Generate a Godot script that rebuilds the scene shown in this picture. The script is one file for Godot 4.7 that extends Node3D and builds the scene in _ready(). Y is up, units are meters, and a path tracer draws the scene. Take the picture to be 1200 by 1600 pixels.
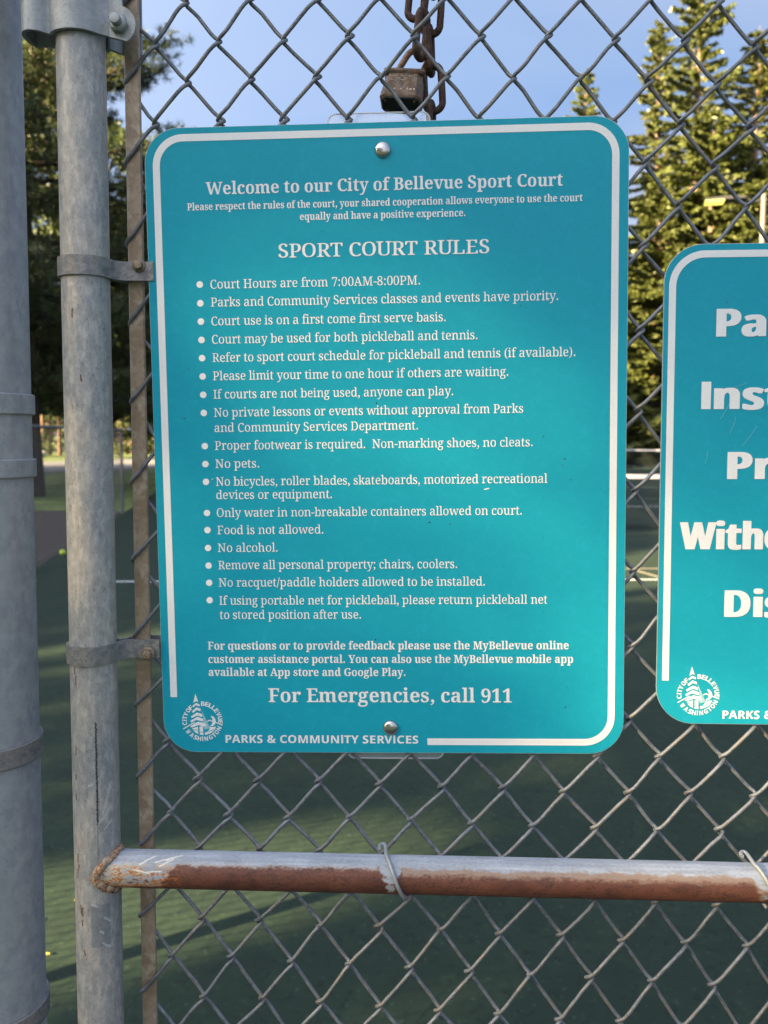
extends Node3D
# A rules sign bolted to a chain link court gate, seen from under a metre away; the sun is low at the left, behind the camera.

const AZ := 58.0      # the sun's bearing, degrees left of the gate's own normal
const EL := 18.0      # and its height
const EXPO := 9.2
const SIGN_AT := Vector3(0, 1.63, 0)
const MESH_Z := -0.010

var to_sun := Vector3(-sin(deg_to_rad(AZ)) * cos(deg_to_rad(EL)), sin(deg_to_rad(EL)), cos(deg_to_rad(AZ)) * cos(deg_to_rad(EL)))
var rng := RandomNumberGenerator.new()
var M := {}
var taken := {}


# ------------------------------------------------------------------ shapes
class G:
	var v := PackedVector3Array()
	var n := PackedVector3Array()
	var t := PackedVector2Array()
	var c := PackedColorArray()
	var tint := Color.WHITE
	var tinted := false

	func tri(a: Vector3, b: Vector3, d: Vector3, na: Vector3, nb: Vector3, nd: Vector3, ta := Vector2.ZERO, tb := Vector2.ZERO, td := Vector2.ZERO) -> void:
		if (b - a).cross(d - a).dot(na + nb + nd) > 0.0:
			v.append(a); v.append(d); v.append(b)
			n.append(na); n.append(nd); n.append(nb)
			t.append(ta); t.append(td); t.append(tb)
		else:
			v.append(a); v.append(b); v.append(d)
			n.append(na); n.append(nb); n.append(nd)
			t.append(ta); t.append(tb); t.append(td)
		if tinted:
			c.append(tint); c.append(tint); c.append(tint)

	func flat(a: Vector3, b: Vector3, d: Vector3, away: Vector3) -> void:
		var k := (b - a).cross(d - a).normalized()
		if k.dot(away) < 0.0:
			k = -k
		tri(a, b, d, k, k, k)

	func quad(a: Vector3, b: Vector3, d: Vector3, e: Vector3, away: Vector3) -> void:
		flat(a, b, d, away)
		flat(a, d, e, away)

	func leaf(a: Vector3, b: Vector3, d: Vector3) -> void:
		var k := (d - a).cross(b - a).normalized()
		v.append(a); v.append(b); v.append(d)
		n.append(k); n.append(k); n.append(k)
		c.append(tint); c.append(tint); c.append(tint)
		t.append(Vector2.ZERO); t.append(Vector2.ZERO); t.append(Vector2.ZERO)

	func tube(p: PackedVector3Array, r, sides: int, closed := false, cap := true) -> void:
		var m := p.size()
		var rings := []
		var dirs := []
		var side := Vector3.ZERO
		var along := 0.0
		for i in m:
			var d: Vector3
			if closed:
				d = (p[(i + 1) % m] - p[(i - 1 + m) % m]).normalized()
			else:
				d = (p[mini(i + 1, m - 1)] - p[maxi(i - 1, 0)]).normalized()
			if i == 0:
				side = d.cross(Vector3(0.31, 0.9, 0.27)).normalized()
			else:
				side = (side - d * side.dot(d)).normalized()
				along += p[i].distance_to(p[i - 1])
			var up := d.cross(side)
			var ring := PackedVector3Array()
			var out := PackedVector3Array()
			var rad: float = r[i] if r is PackedFloat32Array else r
			for k in sides:
				var a := TAU * k / sides
				var o := side * cos(a) + up * sin(a)
				out.append(o)
				ring.append(p[i] + o * rad)
			rings.append([ring, out, along])
			dirs.append(d)
		for i in (m if closed else m - 1):
			var A: Array = rings[i]
			var B: Array = rings[(i + 1) % m]
			for k in sides:
				var l := (k + 1) % sides
				var u0 := float(k) / sides
				var u1 := float(k + 1) / sides
				tri(A[0][k], A[0][l], B[0][l], A[1][k], A[1][l], B[1][l], Vector2(u0, A[2]), Vector2(u1, A[2]), Vector2(u1, B[2]))
				tri(A[0][k], B[0][l], B[0][k], A[1][k], B[1][l], B[1][k], Vector2(u0, A[2]), Vector2(u1, B[2]), Vector2(u0, B[2]))
		if cap and not closed:
			for e in [[0, -1.0], [m - 1, 1.0]]:
				var q: PackedVector3Array = rings[e[0]][0]
				var k: Vector3 = dirs[e[0]] * e[1]
				for j in range(1, sides - 1):
					tri(q[0], q[j], q[j + 1], k, k, k)

	# a box with chamfered edges
	func box(at: Vector3, size: Vector3, b := 0.001, turn := Basis()) -> void:
		var h := size / 2
		b = minf(b, minf(h.x, minf(h.y, h.z)) * 0.9)
		var p := {}
		for sx in [-1, 1]:
			for sy in [-1, 1]:
				for sz in [-1, 1]:
					var s := Vector3(sx, sy, sz)
					var q := h - Vector3(b, b, b)
					p[[sx, sy, sz, 0]] = at + turn * (s * Vector3(h.x, q.y, q.z))
					p[[sx, sy, sz, 1]] = at + turn * (s * Vector3(q.x, h.y, q.z))
					p[[sx, sy, sz, 2]] = at + turn * (s * Vector3(q.x, q.y, h.z))
					flat(p[[sx, sy, sz, 0]], p[[sx, sy, sz, 1]], p[[sx, sy, sz, 2]], turn * s)
		for s in [-1, 1]:
			quad(p[[s, -1, -1, 0]], p[[s, 1, -1, 0]], p[[s, 1, 1, 0]], p[[s, -1, 1, 0]], turn * Vector3(s, 0, 0))
			quad(p[[-1, s, -1, 1]], p[[1, s, -1, 1]], p[[1, s, 1, 1]], p[[-1, s, 1, 1]], turn * Vector3(0, s, 0))
			quad(p[[-1, -1, s, 2]], p[[1, -1, s, 2]], p[[1, 1, s, 2]], p[[-1, 1, s, 2]], turn * Vector3(0, 0, s))
			for r in [-1, 1]:
				quad(p[[s, r, -1, 0]], p[[s, r, 1, 0]], p[[s, r, 1, 1]], p[[s, r, -1, 1]], turn * Vector3(s, r, 0))
				quad(p[[s, -1, r, 0]], p[[s, 1, r, 0]], p[[s, 1, r, 2]], p[[s, -1, r, 2]], turn * Vector3(s, 0, r))
				quad(p[[-1, s, r, 1]], p[[1, s, r, 1]], p[[1, s, r, 2]], p[[-1, s, r, 2]], turn * Vector3(0, s, r))

	# profile of (radius, height) turned round the axis of the frame's y
	func lathe(profile: PackedVector2Array, segs: int, f := Transform3D(), smooth := true) -> void:
		var norms := PackedVector2Array()
		for i in profile.size():
			var d := profile[mini(i + 1, profile.size() - 1)] - profile[maxi(i - 1, 0)]
			norms.append(Vector2(d.y, -d.x).normalized())
		for i in profile.size() - 1:
			var seg := profile[i + 1] - profile[i]
			var fn := Vector2(seg.y, -seg.x).normalized()
			for k in segs:
				var q := []
				var w := []
				var uv := []
				for e in [[i, k], [i, k + 1], [i + 1, k + 1], [i + 1, k]]:
					var a: float = TAU * e[1] / segs
					var pr := profile[e[0]]
					var nr: Vector2 = norms[e[0]] if smooth else fn
					q.append(f * Vector3(pr.x * sin(a), pr.y, pr.x * cos(a)))
					w.append((f.basis * Vector3(nr.x * sin(a), nr.y, nr.x * cos(a))).normalized())
					uv.append(Vector2(float(e[1]) / segs, pr.y))
				if profile[i].x > 0.0:
					tri(q[0], q[1], q[2], w[0], w[1], w[2], uv[0], uv[1], uv[2])
				if profile[i + 1].x > 0.0:
					tri(q[0], q[2], q[3], w[0], w[2], w[3], uv[0], uv[2], uv[3])

	# a flat outline in x and y given a thickness from z0 to z1
	func plate(poly: PackedVector2Array, z0: float, z1: float, f := Transform3D(), back := true) -> void:
		var idx := Geometry2D.triangulate_polygon(poly)
		var fz := (f.basis * Vector3(0, 0, 1)).normalized()
		for i in range(0, idx.size(), 3):
			var a := poly[idx[i]]
			var b := poly[idx[i + 1]]
			var d := poly[idx[i + 2]]
			tri(f * Vector3(a.x, a.y, z1), f * Vector3(b.x, b.y, z1), f * Vector3(d.x, d.y, z1), fz, fz, fz, a, b, d)
			if back:
				tri(f * Vector3(a.x, a.y, z0), f * Vector3(b.x, b.y, z0), f * Vector3(d.x, d.y, z0), -fz, -fz, -fz, a, b, d)
		if back:
			var turn := 0.0
			for i in poly.size():
				turn += poly[i].cross(poly[(i + 1) % poly.size()])
			for i in poly.size():
				var a := poly[i]
				var b := poly[(i + 1) % poly.size()]
				var o := Vector2(b.y - a.y, a.x - b.x) * signf(turn)
				quad(f * Vector3(a.x, a.y, z0), f * Vector3(b.x, b.y, z0), f * Vector3(b.x, b.y, z1), f * Vector3(a.x, a.y, z1), f.basis * Vector3(o.x, o.y, 0))

	# a standing strap of sheet metal: a path in x and z, raised from y0 to y1
	func strap(path: PackedVector2Array, y0: float, y1: float, thick: float) -> void:
		var m := path.size()
		var nr := PackedVector2Array()
		for i in m:
			var d := (path[mini(i + 1, m - 1)] - path[maxi(i - 1, 0)]).normalized()
			nr.append(Vector2(-d.y, d.x))
		for i in m - 1:
			for s in [0.5, -0.5]:
				var a: Vector2 = path[i] + nr[i] * thick * s
				var b: Vector2 = path[i + 1] + nr[i + 1] * thick * s
				var na := Vector3(nr[i].x, 0, nr[i].y) * signf(s)
				var nb := Vector3(nr[i + 1].x, 0, nr[i + 1].y) * signf(s)
				tri(Vector3(a.x, y0, a.y), Vector3(b.x, y0, b.y), Vector3(b.x, y1, b.y), na, nb, nb)
				tri(Vector3(a.x, y0, a.y), Vector3(b.x, y1, b.y), Vector3(a.x, y1, a.y), na, nb, na)
			for y in [[y0, -1], [y1, 1]]:
				var a := path[i] + nr[i] * thick / 2
				var b := path[i + 1] + nr[i + 1] * thick / 2
				var d := path[i + 1] - nr[i + 1] * thick / 2
				var e := path[i] - nr[i] * thick / 2
				quad(Vector3(a.x, y[0], a.y), Vector3(b.x, y[0], b.y), Vector3(d.x, y[0], d.y), Vector3(e.x, y[0], e.y), Vector3(0, y[1], 0))
		for e in [[0, 1], [m - 1, m - 2]]:
			var a: Vector2 = path[e[0]] + nr[e[0]] * thick / 2
			var b: Vector2 = path[e[0]] - nr[e[0]] * thick / 2
			var d: Vector2 = path[e[0]] - path[e[1]]
			quad(Vector3(a.x, y0, a.y), Vector3(b.x, y0, b.y), Vector3(b.x, y1, b.y), Vector3(a.x, y1, a.y), Vector3(d.x, 0, d.y))

	func mesh() -> ArrayMesh:
		var a := []
		a.resize(Mesh.ARRAY_MAX)
		a[Mesh.ARRAY_VERTEX] = v
		a[Mesh.ARRAY_NORMAL] = n
		a[Mesh.ARRAY_TEX_UV] = t
		if c.size() == v.size():
			a[Mesh.ARRAY_COLOR] = c
		var m := ArrayMesh.new()
		m.add_surface_from_arrays(Mesh.PRIMITIVE_TRIANGLES, a)
		return m


# ------------------------------------------------------------------ the tree of things
func numbered(called: String) -> String:
	var k: int = taken.get(called, 0)
	taken[called] = k + 1
	return called if k == 0 else "%s_%03d" % [called, k]


func tag(o: Node, label: String, category: String, group := "") -> Node:
	o.set_meta("label", label)
	o.set_meta("category", category)
	if group:
		o.set_meta("group", group)
	return o


func thing(called: String, label: String, category: String, at := Vector3.ZERO, group := "") -> Node3D:
	var o := Node3D.new()
	o.name = numbered(called)
	add_child(o)
	o.position = at
	tag(o, label, category, group)
	return o


func obj(called: String, shape, material: Material, parent: Node = self) -> MeshInstance3D:
	var o := MeshInstance3D.new()
	o.mesh = shape.mesh() if shape is G else shape
	o.material_override = material
	if parent == self:
		o.name = numbered(called)
	else:
		var names := {}
		for k in parent.get_children():
			names[String(k.name)] = true
		var i := 0
		var nm := called
		while names.has(nm):
			i += 1
			nm = "%s_%03d" % [called, i]
		o.name = nm
	parent.add_child(o, true)
	return o


func struct(called: String, shape, material: Material) -> MeshInstance3D:
	var o := obj(called, shape, material)
	o.set_meta("kind", "structure")
	return o


func stuff(o: MeshInstance3D) -> MeshInstance3D:
	o.set_meta("kind", "stuff")
	return o


# ------------------------------------------------------------------ materials
func noise_bytes(size: int, freq: float, sd: int, stretch := Vector2.ONE, octaves := 4) -> PackedByteArray:
	var f := FastNoiseLite.new()
	f.seed = sd
	f.frequency = freq
	f.noise_type = FastNoiseLite.TYPE_SIMPLEX_SMOOTH
	f.fractal_octaves = octaves
	var w := int(size * stretch.x)
	var h := int(size * stretch.y)
	var im := f.get_seamless_image(w, h)
	im.resize(size, size, Image.INTERPOLATE_CUBIC)
	return im.get_data()


# a colour texture: noise layers [bytes, colour, threshold, softness] laid over a base, each where its noise passes the threshold
func layered(size: int, base: Color, layers: Array) -> ImageTexture:
	var out := PackedByteArray()
	out.resize(size * size * 3)
	for i in size * size:
		var r := base.r
		var g := base.g
		var b := base.b
		for l in layers:
			var bytes: PackedByteArray = l[0]
			var k: float = clampf((bytes[i] / 255.0 - l[2]) / l[3], 0.0, 1.0) * l[1].a
			r += (l[1].r - r) * k
			g += (l[1].g - g) * k
			b += (l[1].b - b) * k
		out[i * 3] = int(clampf(r, 0, 1) * 255.0)
		out[i * 3 + 1] = int(clampf(g, 0, 1) * 255.0)
		out[i * 3 + 2] = int(clampf(b, 0, 1) * 255.0)
	return ImageTexture.create_from_image(Image.create_from_data(size, size, false, Image.FORMAT_RGB8, out))


func grey_tex(size: int, bytes: PackedByteArray) -> ImageTexture:
	return ImageTexture.create_from_image(Image.create_from_data(size, size, false, Image.FORMAT_L8, bytes))


func mat(called: String, color: Color, rough := 0.6, metal := 0.0) -> StandardMaterial3D:   # colour given as linear base colour
	var m := StandardMaterial3D.new()
	m.resource_name = called
	m.albedo_color = color.linear_to_srgb()
	m.roughness = rough
	m.metallic = metal
	M[called] = m
	return m


func tex_mat(called: String, tex: Texture2D, rough := 0.6, metal := 0.0, scale := Vector3.ONE, world := false, bump: Texture2D = null, relief := 0.02) -> StandardMaterial3D:
	var m := mat(called, Color.WHITE, rough, metal)
	m.albedo_texture = tex
	m.uv1_triplanar = true
	m.uv1_world_triplanar = world
	m.uv1_scale = scale
	if bump:
		m.heightmap_enabled = true
		m.heightmap_texture = bump
		m.heightmap_scale = relief
	return m


func leaf_mat(called: String, back: Color) -> StandardMaterial3D:
	var m := mat(called, Color.WHITE, 0.45)
	m.vertex_color_use_as_albedo = true
	m.cull_mode = BaseMaterial3D.CULL_DISABLED
	m.backlight_enabled = true
	m.backlight = back.linear_to_srgb()
	return m


func s(r: int, g: int, b: int, a := 1.0) -> Color:
	return Color8(r, g, b, int(a * 255))


func make_materials() -> void:
	var fine := noise_bytes(256, 0.09, 3)
	var mid := noise_bytes(256, 0.03, 5)
	var broad := noise_bytes(256, 0.012, 7)
	var streak := noise_bytes(256, 0.08, 11, Vector2(1.0, 0.125))
	var cell := FastNoiseLite.new()
	cell.noise_type = FastNoiseLite.TYPE_CELLULAR
	cell.cellular_return_type = FastNoiseLite.RETURN_CELL_VALUE
	cell.frequency = 0.085
	cell.fractal_type = FastNoiseLite.FRACTAL_NONE
	cell.seed = 17
	var spangle := cell.get_seamless_image(256, 256).get_data()
	var spots := noise_bytes(256, 0.14, 13, Vector2.ONE, 2)
	# weathered zinc: spangle, run marks, chalky bloom and small dark nicks
	var zinc := layered(256, s(168, 168, 165), [[mid, s(150, 152, 152), 0.45, 0.2], [streak, s(184, 183, 178, 0.4), 0.55, 0.25], [broad, s(176, 170, 160, 0.7), 0.5, 0.25], [fine, s(118, 122, 126, 0.6), 0.6, 0.2], [spots, s(70, 70, 70, 0.8), 0.83, 0.04]])
	tex_mat("zinc", zinc, 0.5, 0.25, Vector3(9, 4, 9), false, grey_tex(256, fine), 0.012)
	var zinc_post := layered(256, s(156, 158, 160), [[spangle, s(168, 169, 171), 0.3, 0.6], [mid, s(142, 145, 149), 0.42, 0.3], [streak, s(166, 170, 174, 0.35), 0.55, 0.25], [broad, s(160, 162, 162, 0.7), 0.5, 0.3], [fine, s(140, 146, 152, 0.5), 0.6, 0.2], [spots, s(80, 84, 94, 0.6), 0.86, 0.05]])
	tex_mat("zinc_post", zinc_post, 0.5, 0.25, Vector3(8, 5, 8), false, grey_tex(256, fine), 0.012)
	tex_mat("old_zinc", layered(256, s(104, 106, 108), [[mid, s(88, 90, 93), 0.45, 0.2], [fine, s(116, 117, 118), 0.6, 0.2]]), 0.6, 0.2, Vector3(6, 6, 6))
	var band := layered(256, s(140, 138, 136), [[mid, s(116, 116, 119), 0.42, 0.2], [broad, s(140, 134, 128), 0.5, 0.2], [fine, s(92, 88, 86, 0.7), 0.62, 0.15]])
	tex_mat("band", band, 0.5, 0.3, Vector3(14, 14, 14), false, grey_tex(256, fine), 0.02)
	var hinge := layered(256, s(158, 161, 162), [[broad, s(138, 142, 146), 0.45, 0.2], [fine, s(120, 122, 124, 0.5), 0.6, 0.2]])
	tex_mat("hinge", hinge, 0.5, 0.3, Vector3(10, 10, 10), false, grey_tex(256, fine), 0.015)
	var wire := layered(256, s(116, 120, 126), [[mid, s(94, 97, 103), 0.45, 0.15], [fine, s(138, 141, 146, 0.7), 0.55, 0.2], [broad, s(126, 116, 104, 0.6), 0.6, 0.1]])
	tex_mat("wire", wire, 0.5, 0.25, Vector3(7, 7, 7), true)
	tex_mat("bar", layered(256, s(158, 140, 120), [[broad, s(142, 122, 102), 0.45, 0.2], [mid, s(170, 154, 136), 0.52, 0.2], [fine, s(126, 108, 92, 0.6), 0.62, 0.15]]), 0.45, 0.3, Vector3(8, 6, 8), false, grey_tex(256, fine), 0.02)
	tex_mat("nut", layered(256, s(138, 124, 106), [[mid, s(112, 92, 72), 0.5, 0.2], [fine, s(158, 150, 138), 0.6, 0.2]]), 0.5, 0.35, Vector3(40, 40, 40))
	tex_mat("rust_chain", layered(256, s(74, 50, 42), [[mid, s(52, 38, 36), 0.45, 0.15], [fine, s(128, 84, 52), 0.62, 0.15], [broad, s(96, 70, 54), 0.55, 0.15]]), 0.65, 0.3, Vector3(22, 22, 22), false, grey_tex(256, fine), 0.04)
	tex_mat("lock_body", layered(256, s(126, 112, 100), [[broad, s(92, 78, 70), 0.45, 0.12], [mid, s(120, 86, 60), 0.56, 0.12], [fine, s(150, 138, 124, 0.7), 0.66, 0.1]]), 0.55, 0.35, Vector3(30, 30, 30), false, grey_tex(256, fine), 0.04)
	tex_mat("lock_base", layered(256, s(38, 44, 44), [[mid, s(28, 32, 34), 0.5, 0.2], [fine, s(70, 76, 72, 0.7), 0.68, 0.1]]), 0.55, 0.3, Vector3(30, 30, 30))
	tex_mat("shackle", layered(256, s(142, 112, 84), [[mid, s(110, 76, 52), 0.45, 0.15], [fine, s(170, 150, 120), 0.62, 0.15]]), 0.4, 0.6, Vector3(30, 30, 30))
	tex_mat("worn_brass", layered(256, s(206, 198, 182), [[mid, s(160, 142, 116), 0.5, 0.15], [fine, s(186, 176, 158), 0.62, 0.12]]), 0.5, 0.4, Vector3(60, 60, 60))
	tex_mat("weld", layered(256, s(186, 164, 136), [[mid, s(158, 96, 50), 0.5, 0.14], [fine, s(120, 66, 36), 0.58, 0.12], [broad, s(128, 124, 118), 0.52, 0.15]]), 0.7, 0.1, Vector3(22, 22, 22), false, grey_tex(256, fine), 0.08)
	# sign: printed sheeting on aluminium
	var face := tex_mat("sign_face", layered(256, Color(0.011, 0.31, 0.425).linear_to_srgb(), [[mid, Color(0.013, 0.325, 0.45).linear_to_srgb(), 0.5, 0.4], [fine, Color(0.010, 0.295, 0.405).linear_to_srgb(), 0.6, 0.3]]), 0.42, 0.0, Vector3(9, 9, 9))
	face.clearcoat_enabled = true
	face.clearcoat = 0.08
	face.metallic_specular = 0.25
	face.clearcoat_roughness = 0.35
	tex_mat("sign_white", layered(256, s(228, 229, 230), [[fine, s(218, 219, 219), 0.5, 0.4]]), 0.5, 0.0, Vector3(20, 20, 20))
	mat("sign_half", Color(0.3, 0.52, 0.58), 0.5)
	mat("aluminium", Color(0.55, 0.56, 0.55), 0.4, 0.6)
	tex_mat("dome", layered(256, s(196, 196, 198), [[spots, s(120, 116, 112), 0.62, 0.1], [fine, s(170, 168, 166), 0.6, 0.2]]), 0.24, 0.9, Vector3(60, 60, 60))
	mat("grime", Color(0.03, 0.03, 0.03), 0.9)
	var clear := mat("clear", Color(0.85, 0.87, 0.9, 0.16), 0.12)
	clear.transparency = BaseMaterial3D.TRANSPARENCY_ALPHA
	clear.albedo_color.a = 0.16
	mat("frosted", Color(0.62, 0.64, 0.66), 0.5)
	# ground
	var court := layered(256, s(38, 52, 42), [[broad, s(36, 49, 40), 0.45, 0.3], [mid, s(42, 56, 44), 0.55, 0.3], [fine, s(32, 42, 35, 0.8), 0.6, 0.2], [spots, s(70, 88, 80, 0.5), 0.8, 0.08]])
	var courtm := tex_mat("court", court, 0.8, 0.0, Vector3(0.9, 0.9, 0.9), true, grey_tex(256, spots), 0.05)
	courtm.metallic_specular = 0.3
	tex_mat("court_line", layered(256, s(222, 222, 222), [[fine, s(190, 194, 192), 0.55, 0.2]]), 0.8, 0.0, Vector3(2, 2, 2), true)
	tex_mat("thin_line", layered(256, s(150, 140, 120), [[fine, s(120, 118, 104), 0.55, 0.2]]), 0.8, 0.0, Vector3(2, 2, 2), true)
	tex_mat("lawn", layered(256, s(92, 112, 52), [[broad, s(74, 96, 44), 0.45, 0.2], [mid, s(118, 124, 62), 0.52, 0.2], [fine, s(60, 78, 34, 0.8), 0.55, 0.15]]), 0.9, 0.0, Vector3(0.23, 0.23, 0.23), true)
	tex_mat("mulch", layered(256, s(58, 49, 44), [[mid, s(44, 37, 34), 0.45, 0.15], [fine, s(84, 68, 58), 0.62, 0.15]]), 0.9, 0.0, Vector3(0.7, 0.7, 0.7), true, grey_tex(256, fine), 2.0)
	tex_mat("path", layered(256, s(112, 110, 112), [[mid, s(100, 98, 100), 0.5, 0.2], [fine, s(124, 120, 120), 0.6, 0.2]]), 0.9, 0.0, Vector3(0.5, 0.5, 0.5), true)
	tex_mat("rock", layered(256, s(170, 166, 158), [[mid, s(140, 136, 128), 0.5, 0.2]]), 0.9, 0.0, Vector3(1.5, 1.5, 1.5))
	# trees
	tex_mat("bark", layered(256, s(120, 98, 82), [[streak, s(88, 70, 58), 0.48, 0.2], [fine, s(146, 124, 106), 0.6, 0.2]]), 0.9, 0.0, Vector3(1.4, 0.5, 1.4), false, grey_tex(256, streak), 2.0)
	tex_mat("dark_bark", layered(256, s(66, 56, 48), [[streak, s(46, 38, 33), 0.48, 0.2], [fine, s(84, 72, 62), 0.62, 0.15]]), 0.95, 0.0, Vector3(1.4, 0.5, 1.4))
	leaf_mat("needles", Color(0.42, 0.42, 0.2))
	leaf_mat("leaves", Color(0.24, 0.26, 0.05))
	# nets, lamp
	mat("net_cord", Color(0.02, 0.03, 0.027), 0.8)
	tex_mat("net_tape", layered(256, s(196, 196, 204), [[fine, s(172, 172, 182), 0.5, 0.3]]), 0.8, 0.0, Vector3(3, 3, 3))
	mat("dark_paint", Color(0.03, 0.035, 0.035), 0.5)
	mat("ball", Color(0.52, 0.66, 0.05), 0.85)
	mat("pale_paint", Color(0.14, 0.12, 0.11), 0.6)
	mat("lamp_housing", Color(0.03, 0.03, 0.032), 0.45)
	var lens := mat("lamp_lens", Color(0.8, 0.72, 0.25), 0.4)
	lens.emission_enabled = true
	lens.emission = Color(1.0, 0.92, 0.42)
	lens.emission_energy_multiplier = 0.2
	mat("yellow_leaf", Color(0.62, 0.46, 0.06), 0.7)


# ------------------------------------------------------------------ light, sky, camera
func sky_colour(d: Vector3) -> Color:
	var high := clampf(d.y, 0.0, 1.0)
	var k := pow(high, 0.55)
	var zen := Vector3(0.10, 0.29, 0.66)
	var hor := Vector3(0.38, 0.57, 0.92)
	var c := hor.lerp(zen, k)
	var cosg := d.dot(to_sun)
	var g := acos(clampf(cosg, -1, 1))
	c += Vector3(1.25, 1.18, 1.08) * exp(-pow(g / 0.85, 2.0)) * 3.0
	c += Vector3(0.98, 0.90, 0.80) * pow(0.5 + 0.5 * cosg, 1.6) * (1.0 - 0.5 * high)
	return Color(c.x, c.y, c.z)


func make_sky() -> void:
	var w := 1024
	var h := 512
	var f := FastNoiseLite.new()
	f.seed = 21
	f.frequency = 1.1
	f.fractal_octaves = 4
	var bytes := PackedFloat32Array()
	bytes.resize(w * h * 3)
	for y in h:
		var th := PI * (y + 0.5) / h
		for x in w:
			var ph := (x + 0.5) / w * TAU
			var d := Vector3(sin(ph) * sin(th), cos(th), -cos(ph) * sin(th))
			var c: Color
			if d.y >= 0.0:
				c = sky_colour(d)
				# thin high haze in long streaks, thicker low down
				var q := d / (d.y + 0.25)
				var wisp := clampf(f.get_noise_3d(q.x * 0.55 + q.z * 0.2, q.z * 1.5, 3.0) * 1.5 + 0.36 + 0.8 * clampf(d.x, -0.4, 0.6), 0.0, 1.0) * clampf(1.2 - d.y * 1.7, 0.0, 1.0)
				var cloud := Color(0.75, 0.78, 0.92) * (1.0 + 0.6 * maxf(0.0, d.dot(to_sun)))
				c = c.lerp(cloud, wisp * 0.7)
			else:
				c = Color(0.05, 0.055, 0.05)
			var i := (y * w + x) * 3
			bytes[i] = c.r
			bytes[i + 1] = c.g
			bytes[i + 2] = c.b
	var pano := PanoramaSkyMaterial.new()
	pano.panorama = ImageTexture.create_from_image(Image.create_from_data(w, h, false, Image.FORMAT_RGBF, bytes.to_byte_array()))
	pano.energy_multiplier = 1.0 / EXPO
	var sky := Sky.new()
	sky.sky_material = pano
	var e := Environment.new()
	e.background_mode = Environment.BG_SKY
	e.sky = sky
	e.tonemap_mode = Environment.TONE_MAPPER_LINEAR
	e.tonemap_exposure = EXPO
	e.sdfgi_enabled = true
	e.ssao_enabled = true
	e.ssil_enabled = true
	var we := WorldEnvironment.new()
	we.name = "world_environment"
	we.environment = e
	var lens := CameraAttributesPhysical.new()
	lens.frustum_focus_distance = 0.80
	lens.frustum_focal_length = 35.0
	lens.exposure_aperture = 10.5
	we.camera_attributes = lens
	add_child(we)


func make_camera() -> void:
	var cam := Camera3D.new()
	cam.name = "camera"
	add_child(cam)
	cam.projection = Camera3D.PROJECTION_FRUSTUM
	cam.keep_aspect = Camera3D.KEEP_HEIGHT
	cam.near = 0.05
	cam.far = 1500.0
	cam.size = 2.0 * 0.05 * 800.0 / 1268.9
	cam.frustum_offset = Vector2(0, -0.05 * 30.0 / 1268.9)
	var b := Basis(Vector3.UP, deg_to_rad(2.389)) * Basis(Vector3.RIGHT, deg_to_rad(-3.991)) * Basis(Vector3.BACK, deg_to_rad(0.254))
	cam.transform = Transform3D(b, Vector3(0.0297, 1.64, 0.7869))
	cam.current = true


func make_sun() -> void:
	var sun := DirectionalLight3D.new()
	sun.name = "sun"
	add_child(sun)
	sun.look_at_from_position(to_sun * 50.0, Vector3.ZERO)
	sun.light_color = Color(1.0, 0.89, 0.68)
	sun.light_energy = 1.6
	sun.light_angular_distance = 0.3
	sun.shadow_enabled = true


# ------------------------------------------------------------------ ground
func sheet(pts: PackedVector2Array, y: float) -> G:
	var g := G.new()
	var idx := Geometry2D.triangulate_polygon(pts)
	for i in range(0, idx.size(), 3):
		g.flat(Vector3(pts[idx[i]].x, y, pts[idx[i]].y), Vector3(pts[idx[i + 1]].x, y, pts[idx[i + 1]].y), Vector3(pts[idx[i + 2]].x, y, pts[idx[i + 2]].y), Vector3.UP)
	return g


func line_on_ground(a: Vector2, b: Vector2, w: float, y: float) -> G:
	var d := (b - a).normalized().orthogonal() * w / 2
	return sheet(PackedVector2Array([a + d, b + d, b - d, a - d]), y)


const COURT_LEFT := [[-3.4, -3.0], [-4.62, -8.8], [-6.16, -15.9], [-6.6, -18.0]]   # the edge of the playing surface, seen through the gap by the post

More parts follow.
